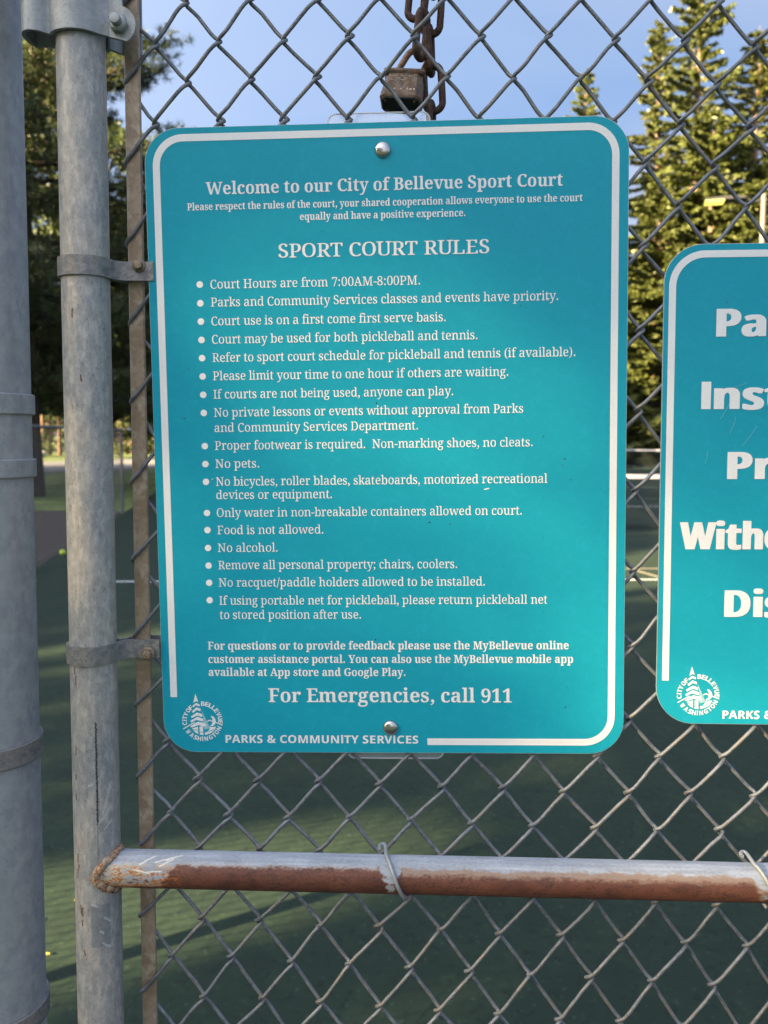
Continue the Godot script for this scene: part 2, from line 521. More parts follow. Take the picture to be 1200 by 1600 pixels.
func make_ground() -> void:
	struct("lawn", sheet(PackedVector2Array([Vector2(-700, -900), Vector2(700, -900), Vector2(700, 300), Vector2(-700, 300)]), -0.016), M.lawn)
	struct("mulch_bed", sheet(PackedVector2Array([Vector2(-3.0, -2.0), Vector2(-4.5, -8.8), Vector2(-6.0, -15.9), Vector2(-6.05, -16.3), Vector2(-9.0, -16.6), Vector2(-8.6, -15.0), Vector2(-7.6, -9.0), Vector2(-6.6, -2.0)]), -0.008), M.mulch)
	var edge := PackedVector2Array([Vector2(-1.8, 2.5), Vector2(-3.4, -3.0), Vector2(-3.75, -4.6), Vector2(-4.2, -6.6), Vector2(-4.62, -8.8), Vector2(-4.80, -9.5), Vector2(-5.02, -10.6), Vector2(-5.5, -13.0), Vector2(-6.16, -15.9), Vector2(-6.6, -18.0), Vector2(-14.0, -52.5), Vector2(34, -60), Vector2(24, 2.5)])
	struct("court_surface", sheet(edge, 0.0), M.court)
	struct("footpath", sheet(PackedVector2Array([Vector2(-70, -29), Vector2(-30, -30.5), Vector2(-15.9, -33.2), Vector2(-13.4, -39), Vector2(-13.6, -52), Vector2(-19, -60), Vector2(-22.5, -48), Vector2(-34, -44), Vector2(-70, -41)]), -0.004), M.path)
	var a := Vector2(-sin(deg_to_rad(5.0)), -cos(deg_to_rad(5.0)))   # along the court, away from the gate
	var b := Vector2(-a.y, a.x)
	var o := Vector2(2.63, -8.6)
	struct("court_marking", line_on_ground(o - b * 6.0, o + b * 6.0, 0.05, 0.004), M.court_line)
	var q := Vector2(2.85, -9.4)
	struct("court_marking", line_on_ground(q - b * 5.0, q + b * 6.0, 0.05, 0.004), M.thin_line)
	struct("court_marking", line_on_ground(Vector2(2.72, -9.2), Vector2(3.1, -8.0), 0.05, 0.008), M.thin_line)
	struct("court_marking", line_on_ground(o + a * 9.8 - b * 5.0, o + a * 9.8 + b * 7.0, 0.06, 0.004), M.court_line)
	struct("court_marking", line_on_ground(o + a * 9.0 + b * 1.2, o + a * 10.8 + b * 0.4, 0.06, 0.008), M.court_line)
	struct("court_marking", line_on_ground(o + a * 17.0 - b * 6.0, o + a * 17.0 + b * 7.0, 0.05, 0.004), M.court_line)


# ------------------------------------------------------------------ woven wire
func knot(c: float, r: float) -> Vector2:   # where two wires of the gate's fabric hook round each other: column c, half row r
	var u := (c - 10.0) / 10.0
	var rr := clampf(r, -3.0, 26.0)
	var w := (rr - 13.0) / 13.0
	var x := 0.05429 + 0.31051 * u + 0.00143 * u * u - 0.00028 * w - 0.00367 * w * u + 0.00069 * w * w - 0.00055 * w * w * u - 0.00175 * w * u * u
	var y := 1.5493 - 0.50511 * w + 0.03414 * w ** 2 + 0.02508 * w ** 3 - 0.02984 * w ** 4 - 0.02129 * w ** 5 - 0.00212 * u + 0.004 * u * w + 0.0015 * u * u + 0.00518 * u * u * w - 0.00458 * u * w * w - 0.00886 * u * u * w * w - 0.00685 * u * w ** 3
	y -= 0.0385 * (r - rr)
	return Vector2(x, y)


func smooth(p: PackedVector3Array, steps: int) -> PackedVector3Array:
	var out := PackedVector3Array()
	var m := p.size()
	for i in m - 1:
		var a := p[maxi(i - 1, 0)]
		var b := p[i]
		var c := p[i + 1]
		var d := p[mini(i + 2, m - 1)]
		for k in steps:
			out.append(b.cubic_interpolate(c, a, d, float(k) / steps))
	out.append(p[m - 1])
	return out


func wire_path(w: int, r0: int, r1: int) -> PackedVector3Array:
	var p := PackedVector3Array()
	var d := 0.0043
	var e := 0.0024
	for r in range(r0, r1 + 1):
		var left := posmod(r - w, 2) == 0
		var k := knot(w if left else w + 1, r)
		k += Vector2(rng.randf_range(-0.0017, 0.0017), rng.randf_range(-0.0017, 0.0017))
		var s1 := 1.0 if left else -1.0
		var hook := e if not (left and w == 0) else 0.0005
		var up := knot(w + 1 if left else w, r - 1)
		var dn := knot(w + 1 if left else w, r + 1)
		var q := k.lerp(up, 0.27) + Vector2(s1 * rng.randf_range(-0.0004, 0.0008), 0.0006)
		p.append(Vector3(q.x, q.y, MESH_Z + s1 * d * 1.05))
		p.append(Vector3(k.x + s1 * 0.0022, k.y + 0.0042, MESH_Z + s1 * d * 0.88))
		p.append(Vector3(k.x - s1 * hook, k.y, MESH_Z))
		p.append(Vector3(k.x + s1 * 0.0022, k.y - 0.0042, MESH_Z - s1 * d * 0.88))
		q = k.lerp(dn, 0.27) + Vector2(s1 * rng.randf_range(-0.0004, 0.0008), -0.0006)
		p.append(Vector3(q.x, q.y, MESH_Z - s1 * d * 1.05))
	return smooth(p, 2)


func make_gate() -> void:
	var t := thing("chain_link_gate", "grey steel gate with diamond wire fabric, mottled upright and rusty cross rail", "gate")
	# upright and the rest of the frame
	var g := G.new()
	g.lathe(PackedVector2Array([Vector2(0.0, 0.05), Vector2(0.0222, 0.05), Vector2(0.0222, 0.7), Vector2(0.0222, 2.95), Vector2(0.0, 2.95)]), 48, Transform3D(Basis(), Vector3(-0.2885, 0, 0.012)))
	var up := obj("upright", g, upright_material(), t)
	up.set_meta("label", "mottled round gate upright with a dark seam and a scuffed repair patch")
	g = G.new()
	g.lathe(PackedVector2Array([Vector2(0.0, 0.05), Vector2(0.0222, 0.05), Vector2(0.0222, 2.95), Vector2(0.0, 2.95)]), 32, Transform3D(Basis(), Vector3(0.93, 0, 0.012)))
	obj("upright", g, M.zinc, t)
	for y in [0.08, 2.93]:
		g = G.new()
		g.tube(PackedVector3Array([Vector3(-0.28, y, 0.0155), Vector3(0.3, y, 0.0155), Vector3(0.92, y, 0.0155)]), 0.0178, 24)
		obj("rail", g, M.zinc, t)
	# the rusty cross rail, a little lower at the right of the photograph
	var y0 := 1.2088
	var y1 := 1.2111
	g = G.new()
	var segs := 64
	for i in 60:
		for k in segs:
			var q := []
			var w := []
			var uv := []
			for e in [[i, k], [i, k + 1], [i + 1, k + 1], [i + 1, k]]:
				var x: float = lerpf(-0.281, 0.92, e[0] / 60.0)
				var a: float = TAU * e[1] / segs      # 0 at the top, then towards the viewer
				var o := Vector3(0, cos(a), sin(a))
				q.append(Vector3(x, lerpf(y0, y1, (x + 0.257) / 0.6), 0.0155) + o * 0.0178)
				w.append(o)
				uv.append(Vector2(e[0] / 60.0, e[1] / float(segs)))
			g.tri(q[0], q[1], q[2], w[0], w[1], w[2], uv[0], uv[1], uv[2])
			g.tri(q[0], q[2], q[3], w[0], w[2], w[3], uv[0], uv[2], uv[3])
	var rail := obj("rail", g, rail_material(), t)
	rail.set_meta("label", "cross rail coated with brown rust below a bare grey top")
	# the coped end of the rail and its weld
	var bead := PackedVector3Array()
	var rad := PackedFloat32Array()
	for k in 61:
		var a := lerpf(-0.62 * PI, 0.62 * PI, k / 60.0)
		var z := 0.0155 + 0.0182 * cos(a) - 0.012
		var x := -0.2885 + sqrt(maxf(0.0225 * 0.0225 - z * z, 0.00002)) if z > -0.02 else -0.27
		bead.append(Vector3(x + 0.001 * sin(k * 1.9), 1.2088 + 0.0186 * sin(a), 0.0155 + 0.0184 * cos(a)))
		rad.append(0.0040 + 0.0009 * sin(k * 2.7) + 0.0005 * sin(k * 5.3))
	g = G.new()
	g.tube(bead, rad, 10)
	obj("weld_bead", g, M.weld, t)
	# tension bar
	g = G.new()
	g.box(Vector3(-0.2464, 1.5, MESH_Z), Vector3(0.0152, 2.8, 0.0042), 0.0011, Basis(Vector3.BACK, 0.0023))
	obj("tension_bar", g, M.bar, t)
	# brace bands with their bolts
	for k in [[1.7975, -0.2398, 0.005, "plain"], [1.428, -0.2358, -0.004, "bolt"]]:
		var cy: float = k[0]
		g = G.new()
		var path := PackedVector2Array()
		for i in 25:
			var a := lerpf(deg_to_rad(205), deg_to_rad(28), i / 24.0)
			path.append(Vector2(-0.2885 + 0.0238 * cos(a), 0.012 + 0.0238 * sin(a)))
		for q in [Vector2(-0.2635, 0.0105), Vector2(-0.259, 0.0045), Vector2(-0.253, 0.0022), Vector2(-0.244, 0.0016), Vector2(-0.226, 0.0012)]:
			path.append(q)
		g.strap(path, cy - 0.0090, cy + 0.0090, 0.0024)
		var bd := obj("brace_band", g, M.band, t)
		g = G.new()
		path = PackedVector2Array()
		for i in 13:
			var a := lerpf(deg_to_rad(205), deg_to_rad(335), i / 12.0)
			path.append(Vector2(-0.2885 + 0.0238 * cos(a), 0.012 + 0.0238 * sin(a)))
		for q in [Vector2(-0.258, -0.012), Vector2(-0.25, -0.0175), Vector2(-0.226, -0.018)]:
			path.append(q)
		g.strap(path, cy - 0.0090, cy + 0.0090, 0.0024)
		obj("band_back", g, M.band, bd)
		var f := Transform3D(Basis(Vector3.RIGHT, PI / 2), Vector3(k[1], cy + k[2], 0.0022))
		g = G.new()
		if k[3] == "bolt":
			g.lathe(PackedVector2Array([Vector2(0.0072, 0), Vector2(0.0072, 0.0044), Vector2(0.006, 0.0056), Vector2(0, 0.0056)]), 6, f.rotated_local(Vector3.UP, 0.3), false)
			g.lathe(PackedVector2Array([Vector2(0.0043, 0.005), Vector2(0.0043, 0.009), Vector2(0.0036, 0.0098), Vector2(0, 0.0098)]), 16, f)
		else:
			g.lathe(PackedVector2Array([Vector2(0.0064, 0), Vector2(0.0062, 0.0022), Vector2(0.0046, 0.0026)]), 20, f)
			g.lathe(PackedVector2Array([Vector2(0.0042, 0.001), Vector2(0.0042, 0.0058), Vector2(0.0034, 0.0066), Vector2(0, 0.0066)]), 16, f)
		obj("bolt", g, M.nut, bd)
	make_hinge(t)
	# wire fabric: every wire is a piece of its own
	var fabric := Node3D.new()
	fabric.name = "wire_fabric"
	t.add_child(fabric)
	for w in 28:
		g = G.new()
		g.tube(wire_path(w, -22, 50), 0.00192, 7)
		obj("mesh_wire", g, M.wire, fabric)
	# tie wires round the cross rail
	for k in [[-0.0005, 0.0225, 0.0], [0.3535, 0.0225, 0.0004]]:
		var p := PackedVector3Array()
		var ry: float = lerpf(y0, y1, (k[0] + 0.257) / 0.6)
		p.append(Vector3(k[0] - 0.0055, ry + 0.0222, 0.0085))
		p.append(Vector3(k[0] - 0.0048, ry + 0.0225, 0.003))
		p.append(Vector3(k[0] - 0.001, ry + 0.0228, 0.001))
		p.append(Vector3(k[0] + 0.001, ry + 0.0222, 0.006))
		for i in 17:
			var a := lerpf(deg_to_rad(8), deg_to_rad(172), i / 16.0)
			p.append(Vector3(k[0] + 0.002 + k[1] * i / 16.0, ry + 0.0203 * cos(a), 0.0155 + 0.0203 * sin(a)))
		p.append(Vector3(k[0] + k[1] + 0.003, ry - 0.0235, 0.008))
		p.append(Vector3(k[0] + k[1] + 0.002, ry - 0.0265, 0.000))
		p.append(Vector3(k[0] + k[1] - 0.002, ry - 0.029, -0.006))
		p.append(Vector3(k[0] + k[1] - 0.0035, ry - 0.027, 0.0015))
		p.append(Vector3(k[0] + k[1] - 0.002, ry - 0.0305, 0.007))
		g = G.new()
		g.tube(smooth(p, 3), 0.00195, 9)
		obj("tie_wire", g, M.hinge, t)


func make_hinge(t: Node3D) -> void:
	var h := Node3D.new()
	h.name = "hinge_clamp"
	t.add_child(h)
	var lo := 2.0065
	var hi := 2.066
	var g := G.new()
	var path := PackedVector2Array()
	for q in [Vector2(-0.3360, 0.006), Vector2(-0.3368, 0.020), Vector2(-0.3355, 0.0275), Vector2(-0.332, 0.0335), Vector2(-0.3265, 0.0362), Vector2(-0.3205, 0.0352), Vector2(-0.316, 0.0315), Vector2(-0.3138, 0.0295)]:
		path.append(q)
	for i in 23:
		var a := lerpf(deg_to_rad(146), deg_to_rad(38), i / 22.0)
		path.append(Vector2(-0.2885 + 0.0262 * cos(a), 0.012 + 0.0262 * sin(a)))
	path.append(Vector2(-0.2625, 0.0232))
	path.append(Vector2(-0.2585, 0.0215))
	g.strap(path, lo, hi, 0.0036)
	obj("front_strap", g, M.hinge, h)
	var poly := PackedVector2Array([Vector2(-0.2595, hi), Vector2(-0.2595, lo)])
	poly.append(Vector2(-0.2415, lo - 0.0045))
	for i in 13:
		var a := lerpf(deg_to_rad(-62), deg_to_rad(80), i / 12.0)
		poly.append(Vector2(-0.2475 + 0.0146 * cos(a), 2.0165 + 0.0165 * sin(a)))
	poly.append(Vector2(-0.2475, hi))
	g = G.new()
	g.plate(poly, 0.0192, 0.0228)
	obj("front_leaf", g, M.hinge, h)
	g = G.new()
	path = PackedVector2Array([Vector2(-0.336, 0.004), Vector2(-0.322, 0.004), Vector2(-0.314, 0.001)])
	for i in 15:
		var a := lerpf(deg_to_rad(215), deg_to_rad(325), i / 14.0)
		path.append(Vector2(-0.2885 + 0.0262 * cos(a), 0.012 + 0.0262 * sin(a)))
	path.append(Vector2(-0.262, -0.010))
	path.append(Vector2(-0.256, -0.016))
	path.append(Vector2(-0.240, -0.0165))
	g.strap(path, lo, hi, 0.0036)
	obj("back_strap", g, M.hinge, h)
	var f := Transform3D(Basis(Vector3.RIGHT, PI / 2), Vector3(-0.2476, 2.0165, 0.0228))
	g = G.new()
	g.lathe(PackedVector2Array([Vector2(0.0087, 0), Vector2(0.0087, 0.0058), Vector2(0.0072, 0.0072), Vector2(0.0045, 0.0072)]), 6, f.rotated_local(Vector3.UP, 0.35), false)
	g.lathe(PackedVector2Array([Vector2(0.0049, 0.006), Vector2(0.0049, 0.0125), Vector2(0.0042, 0.0134), Vector2(0, 0.0134)]), 20, f)
	obj("bolt", g, M.hinge, h)


func put(px: PackedByteArray, w: int, h: int, x: int, y: int, c: Color, k: float) -> void:
	if x < 0 or y < 0 or x >= w or y >= h:
		return
	var i := (y * w + x) * 3
	px[i] = int(lerpf(px[i], c.r8, k))
	px[i + 1] = int(lerpf(px[i + 1], c.g8, k))
	px[i + 2] = int(lerpf(px[i + 2], c.b8, k))


func stroke(px: PackedByteArray, w: int, h: int, a: Vector2, b: Vector2, wide: float, c: Color, k: float) -> void:
	var m := int(a.distance_to(b)) + 1
	for i in m + 1:
		var p := a.lerp(b, float(i) / m) + Vector2(rng.randf_range(-0.6, 0.6), rng.randf_range(-0.6, 0.6))
		var r := int(ceil(wide))
		for dy in range(-r, r + 1):
			for dx in range(-r, r + 1):
				if dx * dx + dy * dy <= wide * wide:
					put(px, w, h, int(p.x) + dx, int(p.y) + dy, c, k)


func simplex(freq: float, sd: int, octaves := 4) -> FastNoiseLite:
	var f := FastNoiseLite.new()
	f.noise_type = FastNoiseLite.TYPE_SIMPLEX_SMOOTH
	f.frequency = freq
	f.seed = sd
	f.fractal_octaves = octaves
	return f


# The upright: u runs round the tube (0 faces the viewer), v is the height in metres; the texture repeats every 1.2 m from 0.95 m up.
func upright_material() -> StandardMaterial3D:
	var w := 256
	var h := 1536
	var px := PackedByteArray()
	px.resize(w * h * 3)
	var f1 := simplex(0.016, 31)
	var f2 := simplex(0.06, 33)
	var f3 := simplex(0.2, 35, 2)
	var f4 := FastNoiseLite.new()   # the crystals of the zinc
	f4.noise_type = FastNoiseLite.TYPE_CELLULAR
	f4.cellular_return_type = FastNoiseLite.RETURN_CELL_VALUE
	f4.frequency = 0.085
	f4.seed = 37
	f4.fractal_type = FastNoiseLite.FRACTAL_NONE
	for y in h:
		for x in w:
			var a := TAU * x / w
			var cx := cos(a) * 40.0
			var cy := sin(a) * 40.0
			var n1 := f1.get_noise_3d(cx, cy, y * 0.55)
			var n2 := f2.get_noise_3d(cx * 1.6, cy * 1.6, y * 0.7)
			var n3 := f3.get_noise_3d(cx * 2.0, cy * 2.0, y * 0.9)
			var sp := f4.get_noise_3d(cx, cy, y * 1.25) * 7.0
			var g := 154.0 + sp + n1 * 16.0 + n2 * 11.0 + n3 * 7.0
			var warm := 5.0 + clampf(n1 * 1.2 + n2 * 0.8, -1, 1) * 6.0
			var i := (y * w + x) * 3
			# a chalky, chipped zinc bloom on the weather side
			var chip := smoothstep(0.16, 0.34, n2 + 0.5 * n3 + 0.22 * exp(-pow((fposmod(x + 128.0, 256.0) - 90.0) / 16.0, 2.0)))
			g += chip * 11.0
			if n3 + n2 * 0.5 < -0.62:
				g -= 30.0
			px[i] = int(clampf(g + warm, 20, 240))
			px[i + 1] = int(clampf(g + 2.0, 20, 240))
			px[i + 2] = int(clampf(g + 4.0 - warm, 20, 240))
	# marks, by height above ground and by the angle from the viewer's side
	var at := func(metres: float, deg: float) -> Vector2: return Vector2(fposmod(deg / 360.0, 1.0) * w, fposmod((metres - 0.95) / 1.2, 1.0) * h)
	stroke(px, w, h, at.call(1.362, 24.0), at.call(1.262, 24.0), 1.0, s(46, 46, 48), 0.75)
	stroke(px, w, h, at.call(1.262, 24.0), at.call(1.215, 24.0), 0.6, s(60, 60, 62), 0.5)
	# scuffed repair patch under the weld
	var a0: Vector2 = at.call(1.180, 4.0)
	var a1: Vector2 = at.call(1.137, 52.0)
	for yy in range(int(a1.y), int(a0.y)):
		for xx in range(int(a0.x), int(a1.x)):
			put(px, w, h, xx, yy, s(112, 118, 122), 0.5 + 0.3 * f2.get_noise_2d(xx * 2, yy * 2))
	for k in [[1.181, 4, 1.178, 20], [1.166, 34, 1.16, 52], [1.14, 30, 1.134, 50], [1.262, 26, 1.275, 56], [1.27, 36, 1.3, 60], [1.153, 24, 1.15, 34], [1.3, 4, 1.302, 14], [1.255, 40, 1.262, 60]]:
		stroke(px, w, h, at.call(k[0], k[1]), at.call(k[2], k[3]), 1.3, s(200, 200, 200), 0.5)
	for k in [[1.222, -34], [1.214, -32], [1.206, -35], [1.17, -24], [1.168, -20], [1.158, -22], [1.305, -33], [1.33, -31], [1.285, -35], [1.128, -14], [1.41, -30], [1.4, -26], [1.75, -12], [1.69, 8]]:
		var q: Vector2 = at.call(k[0], k[1])
		stroke(px, w, h, q, q + Vector2(rng.randf_range(-3, 3), rng.randf_range(4, 12)), 1.3, s(92, 66, 50), 0.75)
	var m := mat("upright_zinc", Color.WHITE, 0.5, 0.2)
	m.albedo_texture = ImageTexture.create_from_image(Image.create_from_data(w, h, false, Image.FORMAT_RGB8, px))
	m.uv1_scale = Vector3(1, 1.0 / 1.2, 1)
	m.uv1_offset = Vector3(0, -0.95 / 1.2, 0)
	return m


# The cross rail: u along it, v round it (0 on top, 0.25 facing the viewer)
func rail_material() -> StandardMaterial3D:
	var w := 1536
	var h := 256
	var px := PackedByteArray()
	px.resize(w * h * 3)
	var f1 := simplex(0.012, 41)
	var f2 := simplex(0.05, 43)
	var f3 := simplex(0.16, 45, 3)
	for x in w:
		var X := lerpf(-0.281, 0.92, (x + 0.5) / w)
		for y in h:
			var v := (y + 0.5) / h
			var n1 := f1.get_noise_2d(x, y * 0.6)
			var n2 := f2.get_noise_2d(x * 0.8, y)
			var n3 := f3.get_noise_2d(x, y)
			var low := 0.5 - absf(v - 0.5)            # 0 top, 0.5 underneath
			var g := 158.0 + 22.0 * f2.get_noise_2d(x * 0.12, y * 1.4) + 14.0 * n3 + 16.0 * n1
			var c := Vector3(g - 5.0, g, g + 9.0)
			# where the zinc has gone: a line wandering along the rail
			var line := 0.128 + 0.014 * n2 + 0.016 * n1 + 0.008 * n3
			if X > 0.018:
				line += 0.006 + 0.010 * n2
			var fresh := 0.0
			fresh = maxf(fresh, 1.0 - absf(X - 0.006) / 0.011)         # bare under the tie
			fresh = maxf(fresh, 1.0 - absf(X - 0.362) / 0.012)
			fresh = maxf(fresh, clampf((-0.213 - X) / 0.02 + 0.5, 0.0, 1.2))   # and by the weld
			line += clampf(fresh * (1.0 + n2), 0.0, 1.0) * 0.2
			var tan := smoothstep(line - 0.025, line + 0.01, low)
			c = c.lerp(Vector3(140, 110, 88), tan * (0.75 if X > 0.018 else 0.45))
			var rust := smoothstep(line + (0.0 if X < 0.018 else 0.018) + 0.005 * n3, line + (0.028 if X < 0.018 else 0.075) + 0.012 * n3, low)
			var brown := Vector3(108, 66, 52) + Vector3(26, 14, 8) * n2 + Vector3(30, 18, 11) * n3 + Vector3(20, 8, 6) * n1
			brown = brown.lerp(Vector3(78, 48, 38), smoothstep(0.0, 0.5, n1 * 0.7 + n2 * 0.4 + 0.4 * n3))
			c = c.lerp(brown, rust)
			if X < -0.2:
				var spill := smoothstep(0.0, 0.3, n2 + 0.6 * n3 + (-0.225 - X) * 12.0)
				c = c.lerp(Vector3(196, 176, 146), spill * 0.7 * smoothstep(0.1, 0.16, low))
				c = c.lerp(Vector3(160, 86, 36), smoothstep(0.1, 0.3, n3 + n2 * 0.7) * 0.8 * smoothstep(0.12, 0.2, low))
			var i := (y * w + x) * 3
			px[i] = int(clampf(c.x, 10, 240))
			px[i + 1] = int(clampf(c.y, 10, 240))
			px[i + 2] = int(clampf(c.z, 10, 240))
	for k in [[-0.225, 0.12, -0.205, 0.06], [-0.22, 0.15, -0.208, 0.09], [-0.215, 0.1, -0.2, 0.05], [-0.24, 0.14, -0.226, 0.06], [-0.232, 0.2, -0.218, 0.19], [-0.245, 0.18, -0.23, 0.21]]:
		stroke(px, w, h, Vector2((k[0] + 0.281) / 1.201 * w, k[1] * h), Vector2((k[2] + 0.281) / 1.201 * w, k[3] * h), 1.4, s(214, 208, 198), 0.85)
	var m := mat("rail_rust", Color.WHITE, 0.6, 0.1)
	m.albedo_texture = ImageTexture.create_from_image(Image.create_from_data(w, h, false, Image.FORMAT_RGB8, px))
	return m


func make_post() -> void:
	var t := thing("fence_post", "thick bluish grey steel post with four bands at the left edge", "post", Vector3(-0.3995, 0, 0))
	var g := G.new()
	g.lathe(PackedVector2Array([Vector2(0.0, 0.0), Vector2(0.0445, 0.0), Vector2(0.0445, 1.0), Vector2(0.0445, 3.05), Vector2(0.042, 3.08), Vector2(0.0, 3.1)]), 56)
	obj("pole", g, M.zinc_post, t)
	for k in [[1.6595, 1.6795], [1.598, 1.616], [1.314, 1.3345], [1.036, 1.056]]:
		g = G.new()
		g.lathe(PackedVector2Array([Vector2(0.0440, k[0]), Vector2(0.0472, k[0]), Vector2(0.0478, k[0] + 0.001), Vector2(0.0478, k[1] - 0.001), Vector2(0.0472, k[1]), Vector2(0.0440, k[1])]), 48, Transform3D(), false)
		obj("brace_band", g, M.zinc_post if k[0] > 1.5 else M.band, t)


# ------------------------------------------------------------------ signs
var fonts := {}

func font(called: String, bold: bool) -> SystemFont:
	var key := called + str(bold)
	if not fonts.has(key):
		var f := SystemFont.new()
		f.font_names = PackedStringArray([called])
		f.font_weight = 700 if bold else 400
		fonts[key] = f
	return fonts[key]


func text_mesh(text: String, f: Font) -> TextMesh:
	var t := TextMesh.new()
	t.font = f
	t.text = text
	t.font_size = 64
	t.pixel_size = 0.01
	t.depth = 0.02
	t.curve_step = 1.0
	return t


# Writing as a shape: from LEFT to RIGHT (or as wide as it comes when RIGHT is NAN), standing on BASE, with capitals CAP high
func letters(g: G, text: String, f: Font, left: float, right: float, base: float, cap: float, f3 := Transform3D(), strikes := [0.0]) -> void:
	var h := text_mesh("H", f).get_aabb()
	if f == fonts.get("Droid Sanstrue"):
		text = text.replace("I", "l")   # a plain upright stroke, as on the sign
	var m := text_mesh(text, f)
	var box := m.get_aabb()
	var sy := cap / h.size.y
	var sx := (right - left) / box.size.x if not is_nan(right) else sy
	var arr := m.surface_get_arrays(0)
	var vs: PackedVector3Array = arr[Mesh.ARRAY_VERTEX]
	var idx = arr[Mesh.ARRAY_INDEX]
	var out := PackedVector3Array()
	var level := 0
	for dx in strikes:
		for v in vs:
			out.append(f3 * Vector3(left + (v.x - box.position.x) * sx + dx, base + (v.y - h.position.y) * sy, (0.0003 if v.z > 0.0 else 0.0001) + level * 0.00004))
		level += 1
	var fz := f3.basis.z.normalized()
	var count: int = idx.size() if idx != null and idx.size() else vs.size()
	for k in strikes.size():
		for i in range(0, count, 3):
			var a := out[k * vs.size() + (idx[i] if idx != null and idx.size() else i)]
			var b := out[k * vs.size() + (idx[i + 1] if idx != null and idx.size() else i + 1)]
			var d := out[k * vs.size() + (idx[i + 2] if idx != null and idx.size() else i + 2)]
			var nn := (b - a).cross(d - a)
			if absf(nn.normalized().dot(fz)) > 0.9 and a.z < 0.0002 and f3.is_equal_approx(Transform3D()):
				continue
			nn = -nn.normalized()
			g.tri(a, b, d, nn, nn, nn)


func rounded(w: float, h: float, r: float, steps := 12) -> PackedVector2Array:
	var p := PackedVector2Array()
	for k in 4:
		var c := Vector2((w / 2 - r) * (1 if k in [0, 3] else -1), (h / 2 - r) * (1 if k < 2 else -1))
		for i in steps + 1:
			var a := PI / 2 * (k + float(i) / steps)
			p.append(c + Vector2(cos(a), sin(a)) * r)
	return p


# a painted stripe of constant width along a path
func stripe(g: G, p: PackedVector2Array, w: float, z := 0.0003) -> void:
	var m := p.size()
	var l := PackedVector2Array()
	var r := PackedVector2Array()
	for i in m:
		var d := (p[mini(i + 1, m - 1)] - p[maxi(i - 1, 0)]).normalized().orthogonal() * w / 2
		l.append(p[i] + d)
		r.append(p[i] - d)
	for i in m - 1:
		g.quad(Vector3(l[i].x, l[i].y, z), Vector3(l[i + 1].x, l[i + 1].y, z), Vector3(r[i + 1].x, r[i + 1].y, z), Vector3(r[i].x, r[i].y, z), Vector3.BACK)


func corner(c: Vector2, r: float, a0: float, a1: float) -> PackedVector2Array:
	var p := PackedVector2Array()
	for i in 15:
		var a := deg_to_rad(lerpf(a0, a1, i / 14.0))
		p.append(c + Vector2(cos(a), sin(a)) * r)
	return p


